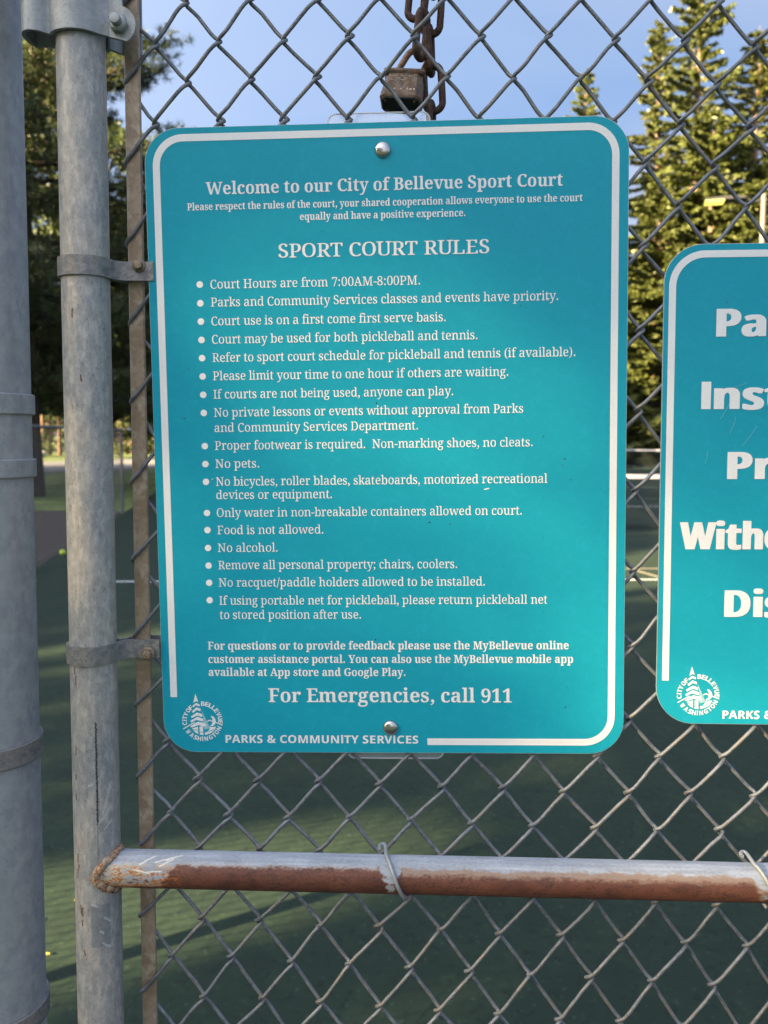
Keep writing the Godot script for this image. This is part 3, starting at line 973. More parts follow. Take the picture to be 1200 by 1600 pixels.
# the round town emblem: drawn in units of a grid 790 across, centred on AT
func emblem(t: Node3D, at: Vector2, scale: float) -> void:
	var e := Node3D.new()
	e.name = "town_emblem"
	t.add_child(e)
	e.position = Vector3(at.x, at.y, 0)
	var k := scale
	var P := func(a: Array) -> PackedVector2Array:
		var p := PackedVector2Array()
		for i in range(0, a.size(), 2):
			p.append(Vector2(a[i] - 560.0, 688.0 - a[i + 1]) * k)
		return p
	var g := G.new()
	for a in [[437, 140, 490, 305, 445, 286, 390, 320], [372, 380, 440, 325, 512, 348, 512, 392, 442, 366, 388, 412], [360, 487, 450, 410, 533, 440, 525, 488, 458, 460, 378, 522], [335, 590, 455, 513, 560, 545, 555, 602, 465, 570, 350, 625], [325, 678, 460, 598, 575, 640, 570, 692, 440, 660, 335, 715]]:
		g.plate(P.call(a), 0.0001, 0.0003)
	g.plate(P.call([312, 795, 420, 722, 470, 698, 600, 722, 642, 785, 560, 785, 480, 763, 352, 812]), 0.0001, 0.0003)
	obj("fir_tree", g, M.sign_white, e)
	g = G.new()
	g.plate(P.call([540, 455, 690, 790, 705, 822, 600, 852, 565, 780, 640, 785, 600, 722, 580, 715, 580, 635, 562, 540]), 0.00005, 0.0002)
	obj("sail", g, M.sign_half, e)
	g = G.new()
	g.plate(P.call([730, 575, 775, 592, 812, 640, 824, 690, 812, 735, 770, 780, 700, 782, 748, 742, 768, 692, 758, 640, 735, 605]), 0.0001, 0.0003)
	g.plate(P.call([700, 800, 760, 800, 825, 795, 800, 850, 760, 895, 700, 930, 605, 962, 600, 905, 660, 880, 690, 850]), 0.0001, 0.0003)
	g.plate(P.call([352, 830, 470, 795, 470, 940, 420, 915, 380, 878]), 0.0001, 0.0003)
	g.plate(P.call([500, 790, 565, 790, 572, 962, 500, 955]), 0.0001, 0.0003)
	obj("wave", g, M.sign_white, e)
	g = G.new()
	for a in [[180, 840, 405, 708], [655, 690, 703, 662], [703, 662, 756, 690], [818, 708, 955, 765]]:
		stripe(g, P.call(a), 20.0 * k)
	obj("shore_line", g, M.sign_white, e)
	g = G.new()
	for a in [[365, 850, 420, 865], [420, 865, 470, 858], [500, 905, 570, 898], [610, 905, 680, 885], [680, 885, 790, 850]]:
		stripe(g, P.call(a), 12.0 * k, 0.00045)
	obj("ripple", g, M.sign_face, e)
	g = G.new()
	var f := font("Droid Sans", true)
	for w in [["CITYOF", [-97, -87, -78, -66.5, -52, -39], 1], ["BELLEVUE", [2.5, 15.5, 28, 40, 52.5, 66, 79, 92], 1], ["WASHINGTON", [-126, -142, -156, -168.5, -179, -190.5, -205.5, -219, -232, -246.5], -1]]:
		for i in w[0].length():
			var a := deg_to_rad(w[1][i])
			var up: float = w[2]
			var mid := 352.0 * k
			var turn := Basis(Vector3.BACK, -a if up > 0 else PI - a)
			var pos := Vector3(sin(a) * mid, cos(a) * mid, 0)
			letters(g, w[0][i], f, (-34.0 if w[0][i] != "I" else -9.0) * k, (34.0 if w[0][i] != "I" else 9.0) * k, -43.0 * k, 86.0 * k, Transform3D(turn, pos))
	obj("ring_lettering", g, M.sign_white, e)


func dome_bolt(t: Node3D, x: float, y: float) -> void:
	var g := G.new()
	var p := PackedVector2Array()
	p.append(Vector2(0.0076, 0.0))
	for i in 9:
		var a := PI / 2 * i / 8.0
		p.append(Vector2(0.0074 * cos(a), 0.0008 + 0.0032 * sin(a)))
	g.lathe(p, 28, Transform3D(Basis(Vector3.RIGHT, PI / 2), Vector3(x, y, 0.0004)))
	var b := obj("bolt_head", g, M.dome, t)
	g = G.new()
	g.tube(PackedVector3Array([Vector3(x, y, 0.0), Vector3(x, y, -0.034)]), 0.0035, 12)
	obj("shank", g, M.dome, b)


func make_rules_sign() -> void:
	var t := thing("rules_sign", "large teal metal sign with white sport court rules, bolted to the gate wire", "sign", SIGN_AT)
	t.transform.basis = Basis(Vector3.RIGHT, deg_to_rad(0.367)) * Basis(Vector3.BACK, deg_to_rad(0.95))
	var out := rounded(0.4572, 0.6096, 0.033, 14)
	var g := G.new()
	g.plate(out, -0.0021, -0.0001)
	obj("panel", g, M.aluminium, t)
	g = G.new()
	g.plate(rounded(0.4566, 0.609, 0.0327, 14), -0.0002, 0.0, Transform3D())
	obj("sheeting", g, M.sign_face, t)
	g = G.new()
	var p := PackedVector2Array([Vector2(-0.2172, -0.2483), Vector2(-0.2174, 0.0)])
	p.append_array(corner(Vector2(-0.1915, 0.2693), 0.026, 180, 90))
	p.append_array(corner(Vector2(0.1902, 0.2693), 0.026, 90, 0))
	p.append_array(corner(Vector2(0.1905, -0.2671), 0.026, 0, -90))
	p.append(Vector2(0.0362, -0.2931))
	stripe(g, p, 0.0068)
	obj("border_stripe", g, M.sign_white, t)
	var serif := font("Droid Serif", false)
	var bold := font("Droid Serif", true)
	var sans := font("Droid Sans", true)
	var mm := 0.001
	var lines := [
		["heading", "Welcome to our City of Bellevue Sport Court", bold, -170.5, 167.2, 242.0, 11.6, [0.0]],
		["heading", "Please respect the rules of the court, your shared cooperation allows everyone to use the court", bold, -188.9, 185.7, 227.6, 6.8, [0.0]],
		["heading", "equally and have a positive experience.", bold, -80.7, 76.2, 216.2, 6.8, [0.0]],
		["heading", "SPORT COURT RULES", serif, -101.7, 98.3, 181.4, 12.9, [-0.28, 0.0, 0.28]],
	]
	var rules := [
		["Court Hours are from 7:00AM-8:00PM.", 33.0, 153.6], ["Parks and Community Services classes and events have priority.", 163.4, 136.6],
		["Court use is on a first come first serve basis.", 57.1, 118.7], ["Court may be used for both pickleball and tennis.", 87.2, 101.2],
		["Refer to sport court schedule for pickleball and tennis (if available).", 179.8, 83.7], ["Please limit your time to one hour if others are waiting.", 116.4, 66.1],
		["If courts are not being used, anyone can play.", 63.8, 48.4], ["No private lessons or events without approval from Parks", 130.6, 30.8],
		["and Community Services Department.", 29.8, 16.0], ["Proper footwear is required.  Non-marking shoes, no cleats.", 139.6, -1.4],
		["No pets.", -125.5, -19.1], ["No bicycles, roller blades, skateboards, motorized recreational", 153.8, -36.6],
		["devices or equipment.", -54.8, -49.7], ["Only water in non-breakable containers allowed on court.", 129.3, -67.3],
		["Food is not allowed.", -63.8, -84.4], ["No alcohol.", -109.3, -102.0], ["Remove all personal property; chairs, coolers.", 66.6, -119.2],
		["No racquet/paddle holders allowed to be installed.", 93.5, -136.6], ["If using portable net for pickleball, please return pickleball net", 154.0, -154.7],
		["to stored position after use.", -28.1, -169.0],
	]
	for r in rules:
		lines.append(["rule", r[0], serif, -168.5, r[1], r[2], 8.5, [0.0]])
	lines.append(["notice", "For questions or to provide feedback please use the MyBellevue online", bold, -181.3, 174.9, -199.9, 8.0, [0.0]])
	lines.append(["notice", "customer assistance portal. You can also use the MyBellevue mobile app", bold, -181.2, 179.2, -213.5, 8.0, [0.0]])
	lines.append(["notice", "available at App store and Google Play.", bold, -181.3, 15.1, -226.7, 8.0, [0.0]])
	lines.append(["notice", "For Emergencies, call 911", bold, -121.6, 119.6, -253.2, 14.0, [0.0]])
	lines.append(["department_line", "PARKS & COMMUNITY SERVICES", sans, -166.1, 27.1, -295.1, 7.9, [0.0]])
	for l in lines:
		g = G.new()
		var strikes := []
		for q in l[7]:
			strikes.append(q * mm)
		letters(g, l[1], l[2], l[3] * mm, l[4] * mm, l[5] * mm, l[6] * mm, Transform3D(), strikes)
		obj(l[0] + "_line" if not l[0].ends_with("line") else l[0], g, M.sign_white, t)
	var dots := [157.8, 140.0, 122.6, 105.0, 87.6, 70.0, 52.3, 34.7, 2.4, -15.1, -32.5, -63.2, -80.1, -97.9, -115.4, -132.6, -150.1]
	g = G.new()
	var ring := PackedVector2Array()
	for i in 20:
		ring.append(Vector2(cos(TAU * i / 20), sin(TAU * i / 20)) * 0.0032)
	g.plate(ring, 0.0001, 0.0003)
	var dot := g.mesh()
	for y in dots:
		var o := obj("bullet", dot, M.sign_white, t)
		o.position = Vector3((-178.9 + 0.0026 * (157.8 - y)) * mm, y * mm, 0)
	emblem(t, Vector2(-0.189, -0.2731), 0.0000515)
	dome_bolt(t, -0.001, 0.2791)
	dome_bolt(t, -0.0002, -0.2789)
	# dirt specks and nicks on the sheeting
	g = G.new()
	var spots := [[92, 84], [150, 8], [170, -14], [176, -34], [168, -20], [172, -258], [174, -238], [-6, -60], [40, -74], [60, -76], [36, -130], [-32, 216], [-100, 259], [36, 158], [150, 172], [128, 132], [30, 118], [-10, 42], [8, 75], [-70, -60], [-120, -236], [52, -212], [-192, 78], [-198, 30], [100, -296], [24, -290], [10, 100], [120, 24], [-20, 150], [60, 196], [-60, 205], [182, 60], [-40, -118], [112, -118], [150, -90], [-14, -190]]
	for q in spots:
		var poly := PackedVector2Array()
		var r0 := rng.randf_range(0.25, 0.75) * mm
		var long := rng.randf_range(1.0, 2.2)
		var turn := rng.randf() * TAU
		for i in 7:
			poly.append((Vector2(cos(TAU * i / 7) * long, sin(TAU * i / 7)) * r0 * rng.randf_range(0.6, 1.2)).rotated(turn) + Vector2(q[0], q[1]) * mm)
		g.plate(poly, 0.0001, 0.00022)
	stuff(obj("dirt_specks", g, M.grime, t))
	g = G.new()
	for q in [[95.5, -42, 6, 1.2, 12], [154, 138, 4, 0.8, 8], [-172, -30, 2.4, 0.6, 40]]:
		var poly := PackedVector2Array()
		for i in 8:
			poly.append((Vector2(cos(TAU * i / 8) * q[2] * 0.5, sin(TAU * i / 8) * q[3] * 0.5) * mm).rotated(deg_to_rad(q[4])) + Vector2(q[0], q[1]) * mm)
		g.plate(poly, 0.0001, 0.00022)
	stuff(obj("pale_nicks", g, M.sign_white, t))
	# clear plastic strips behind the wire that the bolts pass through
	for k in [[-0.0055, 0.2795, 0.0], [0.0035, -0.2775, 0.0]]:
		var pl := rounded(0.099, 0.084, 0.008, 5)
		g = G.new()
		g.plate(pl, -0.0245, -0.0205, Transform3D(Basis(), Vector3(k[0], k[1], 0)))
		var b := obj("backing_plate", g, M.clear, t)
		g = G.new()
		var rim := PackedVector3Array()
		for q in pl:
			rim.append(Vector3(q.x + k[0], q.y + k[1], -0.0225))
		g.tube(rim, 0.0007, 6, true)
		obj("plate_edge", g, M.frosted, b)


func make_small_sign() -> void:
	var t := thing("instruction_sign", "teal sign cut off by the right edge, with large white letters Pa, Inst, Pr", "sign", Vector3(0.5665, 1.5935, 0))
	t.transform.basis = Basis(Vector3.BACK, deg_to_rad(0.49))
	var g := G.new()
	g.plate(rounded(0.6096, 0.4597, 0.036, 14), -0.0021, -0.0001)
	obj("panel", g, M.aluminium, t)
	g = G.new()
	g.plate(rounded(0.609, 0.459, 0.0357, 14), -0.0002, 0.0)
	obj("sheeting", g, M.sign_face, t)
	g = G.new()
	var p := PackedVector2Array([Vector2(-0.2963, -0.187), Vector2(-0.2968, 0.0)])
	p.append_array(corner(Vector2(-0.267, 0.1905), 0.030, 180, 90))
	p.append(Vector2(0.26, 0.2205))
	stripe(g, p, 0.0066)
	obj("border_stripe", g, M.sign_white, t)
	var sans := font("Droid Sans", true)
	var o := Vector2(0.5665, 1.5935)
	var k := [-0.0013, -0.0007, 0.0, 0.0007, 0.0013]
	for l in [["Pa", 0.3122, 0.3557, 1.7372], ["nst", 0.3116, 0.3745, 1.6692], ["Pr", 0.3257, 0.3665, 1.6027], ["Witho", 0.2822, 0.3795, 1.5352], ["Dis", 0.3262, 0.3800, 1.4696]]:
		g = G.new()
		letters(g, l[1 - 1], sans, l[1] - o.x, l[2] - o.x, l[3] - o.y, 0.0258, Transform3D(), k)
		if l[0] == "nst":
			g.box(Vector3(0.3030 - o.x, 1.6692 + 0.0129 - o.y, 0.0001), Vector3(0.0089, 0.0258, 0.0004), 0.00005)
		obj("large_letters", g, M.sign_white, t)
	g = G.new()
	letters(g, "PARKS &", sans, 0.3257 - o.x, 0.3738 - o.x, 1.3692 - o.y, 0.0079)
	obj("department_line", g, M.sign_white, t)
	emblem(t, Vector2(0.3019 - o.x, 1.3925 - o.y), 0.0000515)
	g = G.new()
	for q in [[-0.245, 0.075, 0.02, 62], [-0.238, 0.06, 0.016, 70], [-0.222, 0.05, 0.024, 55], [-0.232, 0.098, 0.014, 20], [-0.262, 0.03, 0.012, 80]]:
		var c := Vector2(q[0], q[1])
		var d := Vector2(q[2], 0).rotated(deg_to_rad(q[3])) / 2
		stripe(g, PackedVector2Array([c - d, c + Vector2(0.0006, 0), c + d]), 0.00022)
	stuff(obj("fine_scratches", g, M.sign_half, t))
	g = G.new()
	for i in 26:
		var poly := PackedVector2Array()
		var q := Vector2(rng.randf_range(-0.28, 0.2), rng.randf_range(-0.2, 0.2))
		var r0 := rng.randf_range(0.0002, 0.0006)
		for j in 6:
			poly.append(q + Vector2(cos(TAU * j / 6), sin(TAU * j / 6)) * r0 * rng.randf_range(0.6, 1.5))
		g.plate(poly, 0.0001, 0.00022)
	stuff(obj("dirt_specks", g, M.grime, t))


# ------------------------------------------------------------------ padlock and chain
func make_lock() -> void:
	var t := thing("padlock", "worn brown square padlock hanging behind the wire above the rules sign", "padlock", Vector3(0.0125, 1.983, -0.047))
	t.transform.basis = Basis(Vector3.BACK, deg_to_rad(-9)) * Basis(Vector3.RIGHT, deg_to_rad(-20)) * Basis(Vector3.UP, deg_to_rad(-8))
	# body: a block flaring a little towards its foot
	var g := G.new()
	var prof := [[-0.0175, 0.0190, 0.0110], [-0.0155, 0.0206, 0.0122], [-0.006, 0.0196, 0.0118], [0.010, 0.0186, 0.0112], [0.0112, 0.0184, 0.0110]]
	var ringsof := []
	for q in prof:
		var r := []
		var b: float = 0.005
		for e in [[1, 1, 0], [1, 1, 1], [-1, 1, 1], [-1, 1, 0], [-1, -1, 0], [-1, -1, 1], [1, -1, 1], [1, -1, 0]]:
			r.append(Vector3((q[1] - (b if e[2] == 1 else 0.0)) * e[0], q[0], (q[2] - (b * 0.8 if e[2] == 0 else 0.0)) * e[1]))
		ringsof.append(r)
	for i in prof.size() - 1:
		for k in 8:
			var l := (k + 1) % 8
			var mid: Vector3 = ringsof[i][k] + ringsof[i][l]
			g.quad(ringsof[i][k], ringsof[i][l], ringsof[i + 1][l], ringsof[i + 1][k], Vector3(mid.x, 0, mid.z * 2.0))
	obj("body", g, M.lock_body, t)
	# laminations: thin grooves' proud plates
	g = G.new()
	var base := PackedVector2Array()
	for q in ringsof[0]:
		base.append(Vector2(q.x, q.z) * 0.97)
	g.plate(base, -0.0012, 0.0012, Transform3D(Basis(Vector3.RIGHT, PI / 2), Vector3(0, -0.0175, 0)))
	var bs := obj("base_plate", g, M.lock_base, t)
	for q in [[-0.0145, 0.0068], [0.0145, 0.0068], [-0.0145, -0.0068], [0.0145, -0.0068]]:
		g = G.new()
		g.lathe(PackedVector2Array([Vector2(0.0014, 0), Vector2(0.0011, 0.0006), Vector2(0, 0.0008)]), 10, Transform3D(Basis(Vector3.RIGHT, PI), Vector3(q[0], -0.0187, q[1])))
		obj("rivet", g, M.shackle, bs)
	g = G.new()
	g.lathe(PackedVector2Array([Vector2(0.0042, 0), Vector2(0.0036, 0.0008), Vector2(0.0016, 0.0008), Vector2(0.0016, 0.0002), Vector2(0, 0.0002)]), 18, Transform3D(Basis(Vector3.RIGHT, PI), Vector3(0.001, -0.0187, 0.0)))
	obj("keyway", g, M.dark_paint, bs)
	g = G.new()
	g.box(Vector3(0, 0.0138, 0), Vector3(0.0415, 0.0056, 0.0262), 0.0016)
	obj("cap_plate", g, M.lock_body, t)
	g = G.new()
	for row in [[0.0072, 0.0009, 15], [0.0046, 0.0007, 17], [0.0024, 0.0007, 13], [-0.0085, 0.0016, 9]]:
		for i in row[2]:
			if rng.randf() < 0.72:
				g.box(Vector3(lerpf(-0.0145, 0.0145, (i + 0.5) / row[2]), row[0], lerpf(0.01195, 0.0114, (row[0] + 0.0155) / 0.0255)), Vector3(rng.randf_range(0.35, 0.8) * 0.028 / row[2], row[1], 0.0006), 0.0001)
	stuff(obj("stamping", g, M.worn_brass, t))
	# shackle, leaning and turned on the chain
	g = G.new()
	var p := PackedVector3Array()
	var turn := Basis(Vector3.UP, deg_to_rad(16))
	p.append(turn * Vector3(-0.0118, 0.012, 0))
	p.append(turn * Vector3(-0.0110, 0.032, 0))
	for i in 11:
		var a := PI - PI * i / 10.0
		p.append(turn * Vector3(0.0105 * cos(a), 0.040 + 0.0105 * sin(a), 0))
	p.append(turn * Vector3(0.0110, 0.032, 0))
	p.append(turn * Vector3(0.0118, 0.012, 0))
	var lean := PackedVector3Array()
	for q in p:
		lean.append(q + Vector3((q.y - 0.012) * 0.28, 0, 0))
	g.tube(smooth(lean, 2), 0.0032, 12)
	obj("shackle", g, M.shackle, t)
	# chain
	var c := thing("chain", "rusty brown steel chain hanging behind the wire beside the padlock", "chain", Vector3(0, 0, 0))
	var link := G.new()
	var lp := PackedVector3Array()
	for i in 28:
		var a := TAU * i / 28
		lp.append(Vector3(0.0088 * cos(a), 0.0088 * sin(a) + (0.0135 if sin(a) > 0.001 else (-0.0135 if sin(a) < -0.001 else 0.0)), 0))
	link.tube(lp, 0.0036, 10, true)
	var lm := link.mesh()
	var spots := []
	var y := 1.952
	for i in 6:   # the strand at the right, passing down behind the sign
		spots.append([Vector3(0.0405 + 0.002 * sin(i * 2.1), y + i * 0.0372, -0.058 + 0.001 * cos(i * 1.7)), 78.0 if i % 2 == 0 else -8.0, 4.0 * sin(i * 1.3)])
	y = 2.036
	for i in 4:   # the strand that the shackle holds
		spots.append([Vector3(0.0300 - 0.004 * i, y + i * 0.0372, -0.046), 62.0 if i % 2 == 0 else -20.0, -6.0])
	for q in spots:
		var o := obj("link", lm, M.rust_chain, c)
		o.transform = Transform3D(Basis(Vector3.BACK, deg_to_rad(q[2])) * Basis(Vector3.UP, deg_to_rad(q[1])), q[0])


# ------------------------------------------------------------------ fences, net, lamp, ball
func straight_fabric(a: Vector2, b: Vector2, y0: float, y1: float, cell: float, r: float) -> G:
	var g := G.new()
	var long := a.distance_to(b)
	var d := (b - a) / long
	var cols := int(long / cell)
	var half := cell * 0.62
	for w in cols:
		var p := PackedVector3Array()
		var y := y1
		var k := w % 2
		while y > y0:
			var q := a + d * cell * (w + 0.5 + (0.5 if k % 2 == 0 else -0.5))
			p.append(Vector3(q.x, y, q.y) + Vector3(-d.y, 0, d.x) * (0.003 if k % 2 == 0 else -0.003))
			k += 1
			y -= half
		g.tube(p, r, 3, false, false)
	return g


func fence(called: String, label: String, pts: Array, high: float, step: float, fabric := true, cell := 0.075, r := 0.0026) -> void:
	var t := thing(called, label, "fence", Vector3(pts[0].x, 0, pts[0].y))
	var o: Vector2 = pts[0]
	var all := G.new()
	for i in pts.size() - 1:
		var a: Vector2 = pts[i] - o
		var b: Vector2 = pts[i + 1] - o
		var n := maxi(1, int(round(a.distance_to(b) / step)))
		for k in range(0 if i == 0 else 1, n + 1):
			var q := a.lerp(b, float(k) / n)
			var g := G.new()
			g.lathe(PackedVector2Array([Vector2(0.03, 0), Vector2(0.03, high), Vector2(0.022, high + 0.03), Vector2(0, high + 0.04)]), 12, Transform3D(Basis(), Vector3(q.x, 0, q.y)))
			obj("post", g, M.old_zinc, t)
		var g := G.new()
		g.tube(PackedVector3Array([Vector3(a.x, high - 0.02, a.y), Vector3(b.x, high - 0.02, b.y)]), 0.021, 10)
		obj("top_rail", g, M.old_zinc, t)
		if fabric:
			stuff(obj("wire_fabric", straight_fabric(a, b, 0.03, high - 0.02, cell, r), M.wire, t))


func net(label: String, at: Vector2, dir: Vector2, left: float, right: float) -> void:
	var t := thing("tennis_net", label, "net", Vector3(at.x, 0, at.y), "tennis nets")
	t.rotation.y = -atan2(dir.y, dir.x)
	var top := func(x: float) -> float: return 0.975 + 0.1 * pow(absf((x - (left + right) / 2) / ((right - left) / 2)), 1.6)
	var g := G.new()
	for x in [left, right]:
		g = G.new()
		g.lathe(PackedVector2Array([Vector2(0.04, 0), Vector2(0.04, 1.06), Vector2(0.03, 1.09), Vector2(0, 1.1)]), 16, Transform3D(Basis(), Vector3(x, 0, 0)))
		obj("net_post", g, M.dark_paint, t)
	g = G.new()
	var n := 40
	for i in n:
		var a := lerpf(left, right, float(i) / n)
		var b := lerpf(left, right, float(i + 1) / n)
		var ya: float = top.call(a)
		var yb: float = top.call(b)
		var th := 0.012 + 0.002 * sin(i * 1.9)
		g.quad(Vector3(a, ya, th), Vector3(b, yb, th), Vector3(b, yb - 0.075, th * 1.2), Vector3(a, ya - 0.075, th * 1.2), Vector3.BACK)
		g.quad(Vector3(a, ya, -th), Vector3(b, yb, -th), Vector3(b, yb - 0.075, -th), Vector3(a, ya - 0.075, -th), Vector3.FORWARD)
		g.quad(Vector3(a, ya, th), Vector3(b, yb, th), Vector3(b, yb, -th), Vector3(a, ya, -th), Vector3.UP)
	obj("headband", g, M.net_tape, t)
	g = G.new()
	var x := left
	while x < right:
		g.tube(PackedVector3Array([Vector3(x, 0.02, 0), Vector3(x, top.call(x) - 0.05, 0)]), 0.0034, 3, false, false)
		x += 0.048
	for k in 19:
		var p := PackedVector3Array()
		for i in 21:
			var q := lerpf(left, right, i / 20.0)
			p.append(Vector3(q, lerpf(0.03, top.call(q) - 0.06, k / 18.0), 0))
		g.tube(p, 0.0034, 3, false, false)
	stuff(obj("netting", g, M.net_cord, t))
	g = G.new()
	g.box(Vector3((left + right) / 2, 0.035, 0), Vector3(right - left - 0.1, 0.06, 0.008), 0.002)
	obj("bottom_band", g, M.net_cord, t)


func make_lamp() -> void:
	var t := thing("court_lamp", "court floodlight with a yellow lit lens on a pale pole before the conifers", "lamp", Vector3(9.44, 0, -22.38))
	var g := G.new()
	g.lathe(PackedVector2Array([Vector2(0.10, 0), Vector2(0.085, 4.0), Vector2(0.066, 8.25), Vector2(0.05, 8.3), Vector2(0, 8.32)]), 20)
	obj("pole", g, M.pale_paint, t)
	g = G.new()
	g.tube(PackedVector3Array([Vector3(0, 8.12, 0), Vector3(-0.25, 8.13, -0.05), Vector3(-0.46, 8.15, -0.1)]), 0.035, 12)
	obj("arm", g, M.lamp_housing, t)
	g = G.new()
	var f := Transform3D(Basis(Vector3.UP, deg_to_rad(-14)), Vector3(-0.98, 8.2, -0.2))
	var prof := PackedVector2Array([Vector2(-0.56, -0.035), Vector2(-0.5, 0.025), Vector2(-0.1, 0.05), Vector2(0.3, 0.045), Vector2(0.5, 0.015), Vector2(0.56, -0.035)])
	g.plate(prof, -0.26, 0.26, f)
	obj("housing", g, M.lamp_housing, t)
	g = G.new()
	g.box(f * Vector3(-0.27, -0.045, 0), Vector3(0.5, 0.02, 0.5), 0.006, f.basis)
	obj("lens", g, M.lamp_lens, t)


func make_ball() -> void:
	var g := G.new()
	var r := 0.040
	var p := PackedVector2Array()
	for i in 17:
		var a := -PI / 2 + PI * i / 16.0
		p.append(Vector2(maxf(r * cos(a), 0.0), r * sin(a)))
	g.lathe(p, 28)
	var t := thing("tennis_ball", "bright yellow green ball lying at the court edge left of the gate upright", "ball", Vector3(-4.80, r, -10.0))
	obj("felt", g, M.ball, t)
	g = G.new()
	var q := PackedVector3Array()
	for i in 48:
		var a := TAU * i / 48
		q.append(Vector3(cos(a) + 0.35 * cos(3.0 * a), sin(a) - 0.35 * sin(3.0 * a), 1.05 * sin(2.0 * a)).normalized() * (r + 0.0002))
	g.tube(q, 0.0012, 5, true)
	obj("seam", g, M.net_tape, t)


func make_leaves() -> void:
	# a few fallen leaf scraps on the court just past the gate
	for k in [[-1.16, -1.92, 0], [-1.24, -1.80, 1], [-1.13, -1.62, 2], [-0.93, -1.98, 3], [-4.27, -8.06, 4]]:
		var g := G.new()
		var poly := PackedVector2Array()
		var r: float = 0.009 if k[2] < 4 else 0.04
		for i in 9:
			var a := TAU * i / 9
			poly.append(Vector2(cos(a) * r * 1.4, sin(a) * r * 0.7) * rng.randf_range(0.75, 1.2))
		g.plate(poly, 0.0, 0.0008, Transform3D(Basis(Vector3.UP, rng.randf() * TAU) * Basis(Vector3.RIGHT, -PI / 2 + 0.12), Vector3(k[0], 0.007, k[1])))
		var where: String = ["between post and upright, farthest of the cluster", "beside the thick left post", "between post and upright, nearest the viewer", "just right of the gate upright, low in the picture", "far out by the court edge left of the upright"][k[2]]
		tag(obj("fallen_leaf", g, M.yellow_leaf if k[2] < 4 else M.net_tape), ("yellow leaf scrap on the court " if k[2] < 4 else "small white scrap on the court ") + where, "leaf", "scraps on the court")


# ------------------------------------------------------------------ trees
func trunk(g: G, h: float, r: float, lean := Vector2.ZERO) -> void:
	var p := PackedVector3Array()
	var rr := PackedFloat32Array()
	for i in 13:
		var k := i / 12.0
		p.append(Vector3(lean.x * k + 0.12 * r * sin(i * 1.3), h * k, lean.y * k + 0.12 * r * cos(i * 1.7)))
		rr.append(maxf(r * pow(1.0 - k, 0.8) + 0.015 + (0.35 * r * exp(-k * 40.0)), 0.012))
	g.tube(p, rr, 9)


func rand_dir() -> Vector3:
	var z := rng.randf_range(-1, 1)
	var a := rng.randf() * TAU
	return Vector3(sqrt(1 - z * z) * cos(a), z, sqrt(1 - z * z) * sin(a))


# a spruce: whorls of drooping boughs, each hung with flat sprays
func spruce(h: float, reach: float, bare: float, tone: Color, dense: float) -> Array:
	var wood := G.new()
	var g := G.new()
	g.tinted = true
	trunk(wood, h, h * 0.012)
	var y := bare
	while y < h - 0.3:
		var k := (y - bare) / (h - bare)
		var boughs := rng.randi_range(2, 4)
		var a0 := rng.randf() * TAU
		for b in boughs:
			var a := a0 + TAU * b / boughs + rng.randf_range(-0.35, 0.35)
			var long := reach * pow(1.0 - k, 0.75) * rng.randf_range(0.4, 1.25) + 0.3
			var out := Vector3(cos(a), 0, sin(a))
			var rise := lerpf(-0.25, 0.5, k) + rng.randf_range(-0.12, 0.12)
			var p := PackedVector3Array()
			for i in 5:
				var q := i / 4.0
				p.append(Vector3(0, y, 0) + out * long * q + Vector3.UP * long * (rise * q - 0.28 * q * q + 0.14 * q * q * q))
			if long > 0.9:
				wood.tube(p, PackedFloat32Array([0.05 + 0.01 * long, 0.04 + 0.006 * long, 0.03, 0.02, 0.01]), 3, false, false)
			var count := int((5.0 + long * 9.0) * dense)
			var base_tone := tone * rng.randf_range(0.8, 1.25)
			for j in count:
				var q := pow(rng.randf(), 0.6)
				var at := p[int(q * 3.99)].lerp(p[mini(int(q * 3.99) + 1, 4)], fmod(q * 3.99, 1.0))
				var sidew := out.cross(Vector3.UP) * (1.0 if j % 2 == 0 else -1.0)
				var dir := (out * rng.randf_range(0.3, 1.0) + sidew * rng.randf_range(0.2, 1.0) + Vector3.UP * rng.randf_range(-1.0, 0.1)).normalized()
				var l := rng.randf_range(0.17, 0.4) * (0.6 + 0.12 * long)
				var w := rng.randf_range(0.04, 0.085)
				var cross := (dir.cross(rand_dir())).normalized() * w
				g.tint = base_tone * rng.randf_range(0.75, 1.3)
				at += rand_dir() * 0.08
				g.leaf(at - cross * 0.6, at + cross * 0.6, at + dir * l * 0.6 + cross)
				g.leaf(at - cross * 0.6, at + dir * l * 0.6 + cross, at + dir * l)
				g.leaf(at - cross * 0.6, at + dir * l, at + dir * l * 0.55 - cross)
		y += lerpf(0.42, 0.24, k) * rng.randf_range(0.8, 1.2)
	return [wood.mesh(), g.mesh()]


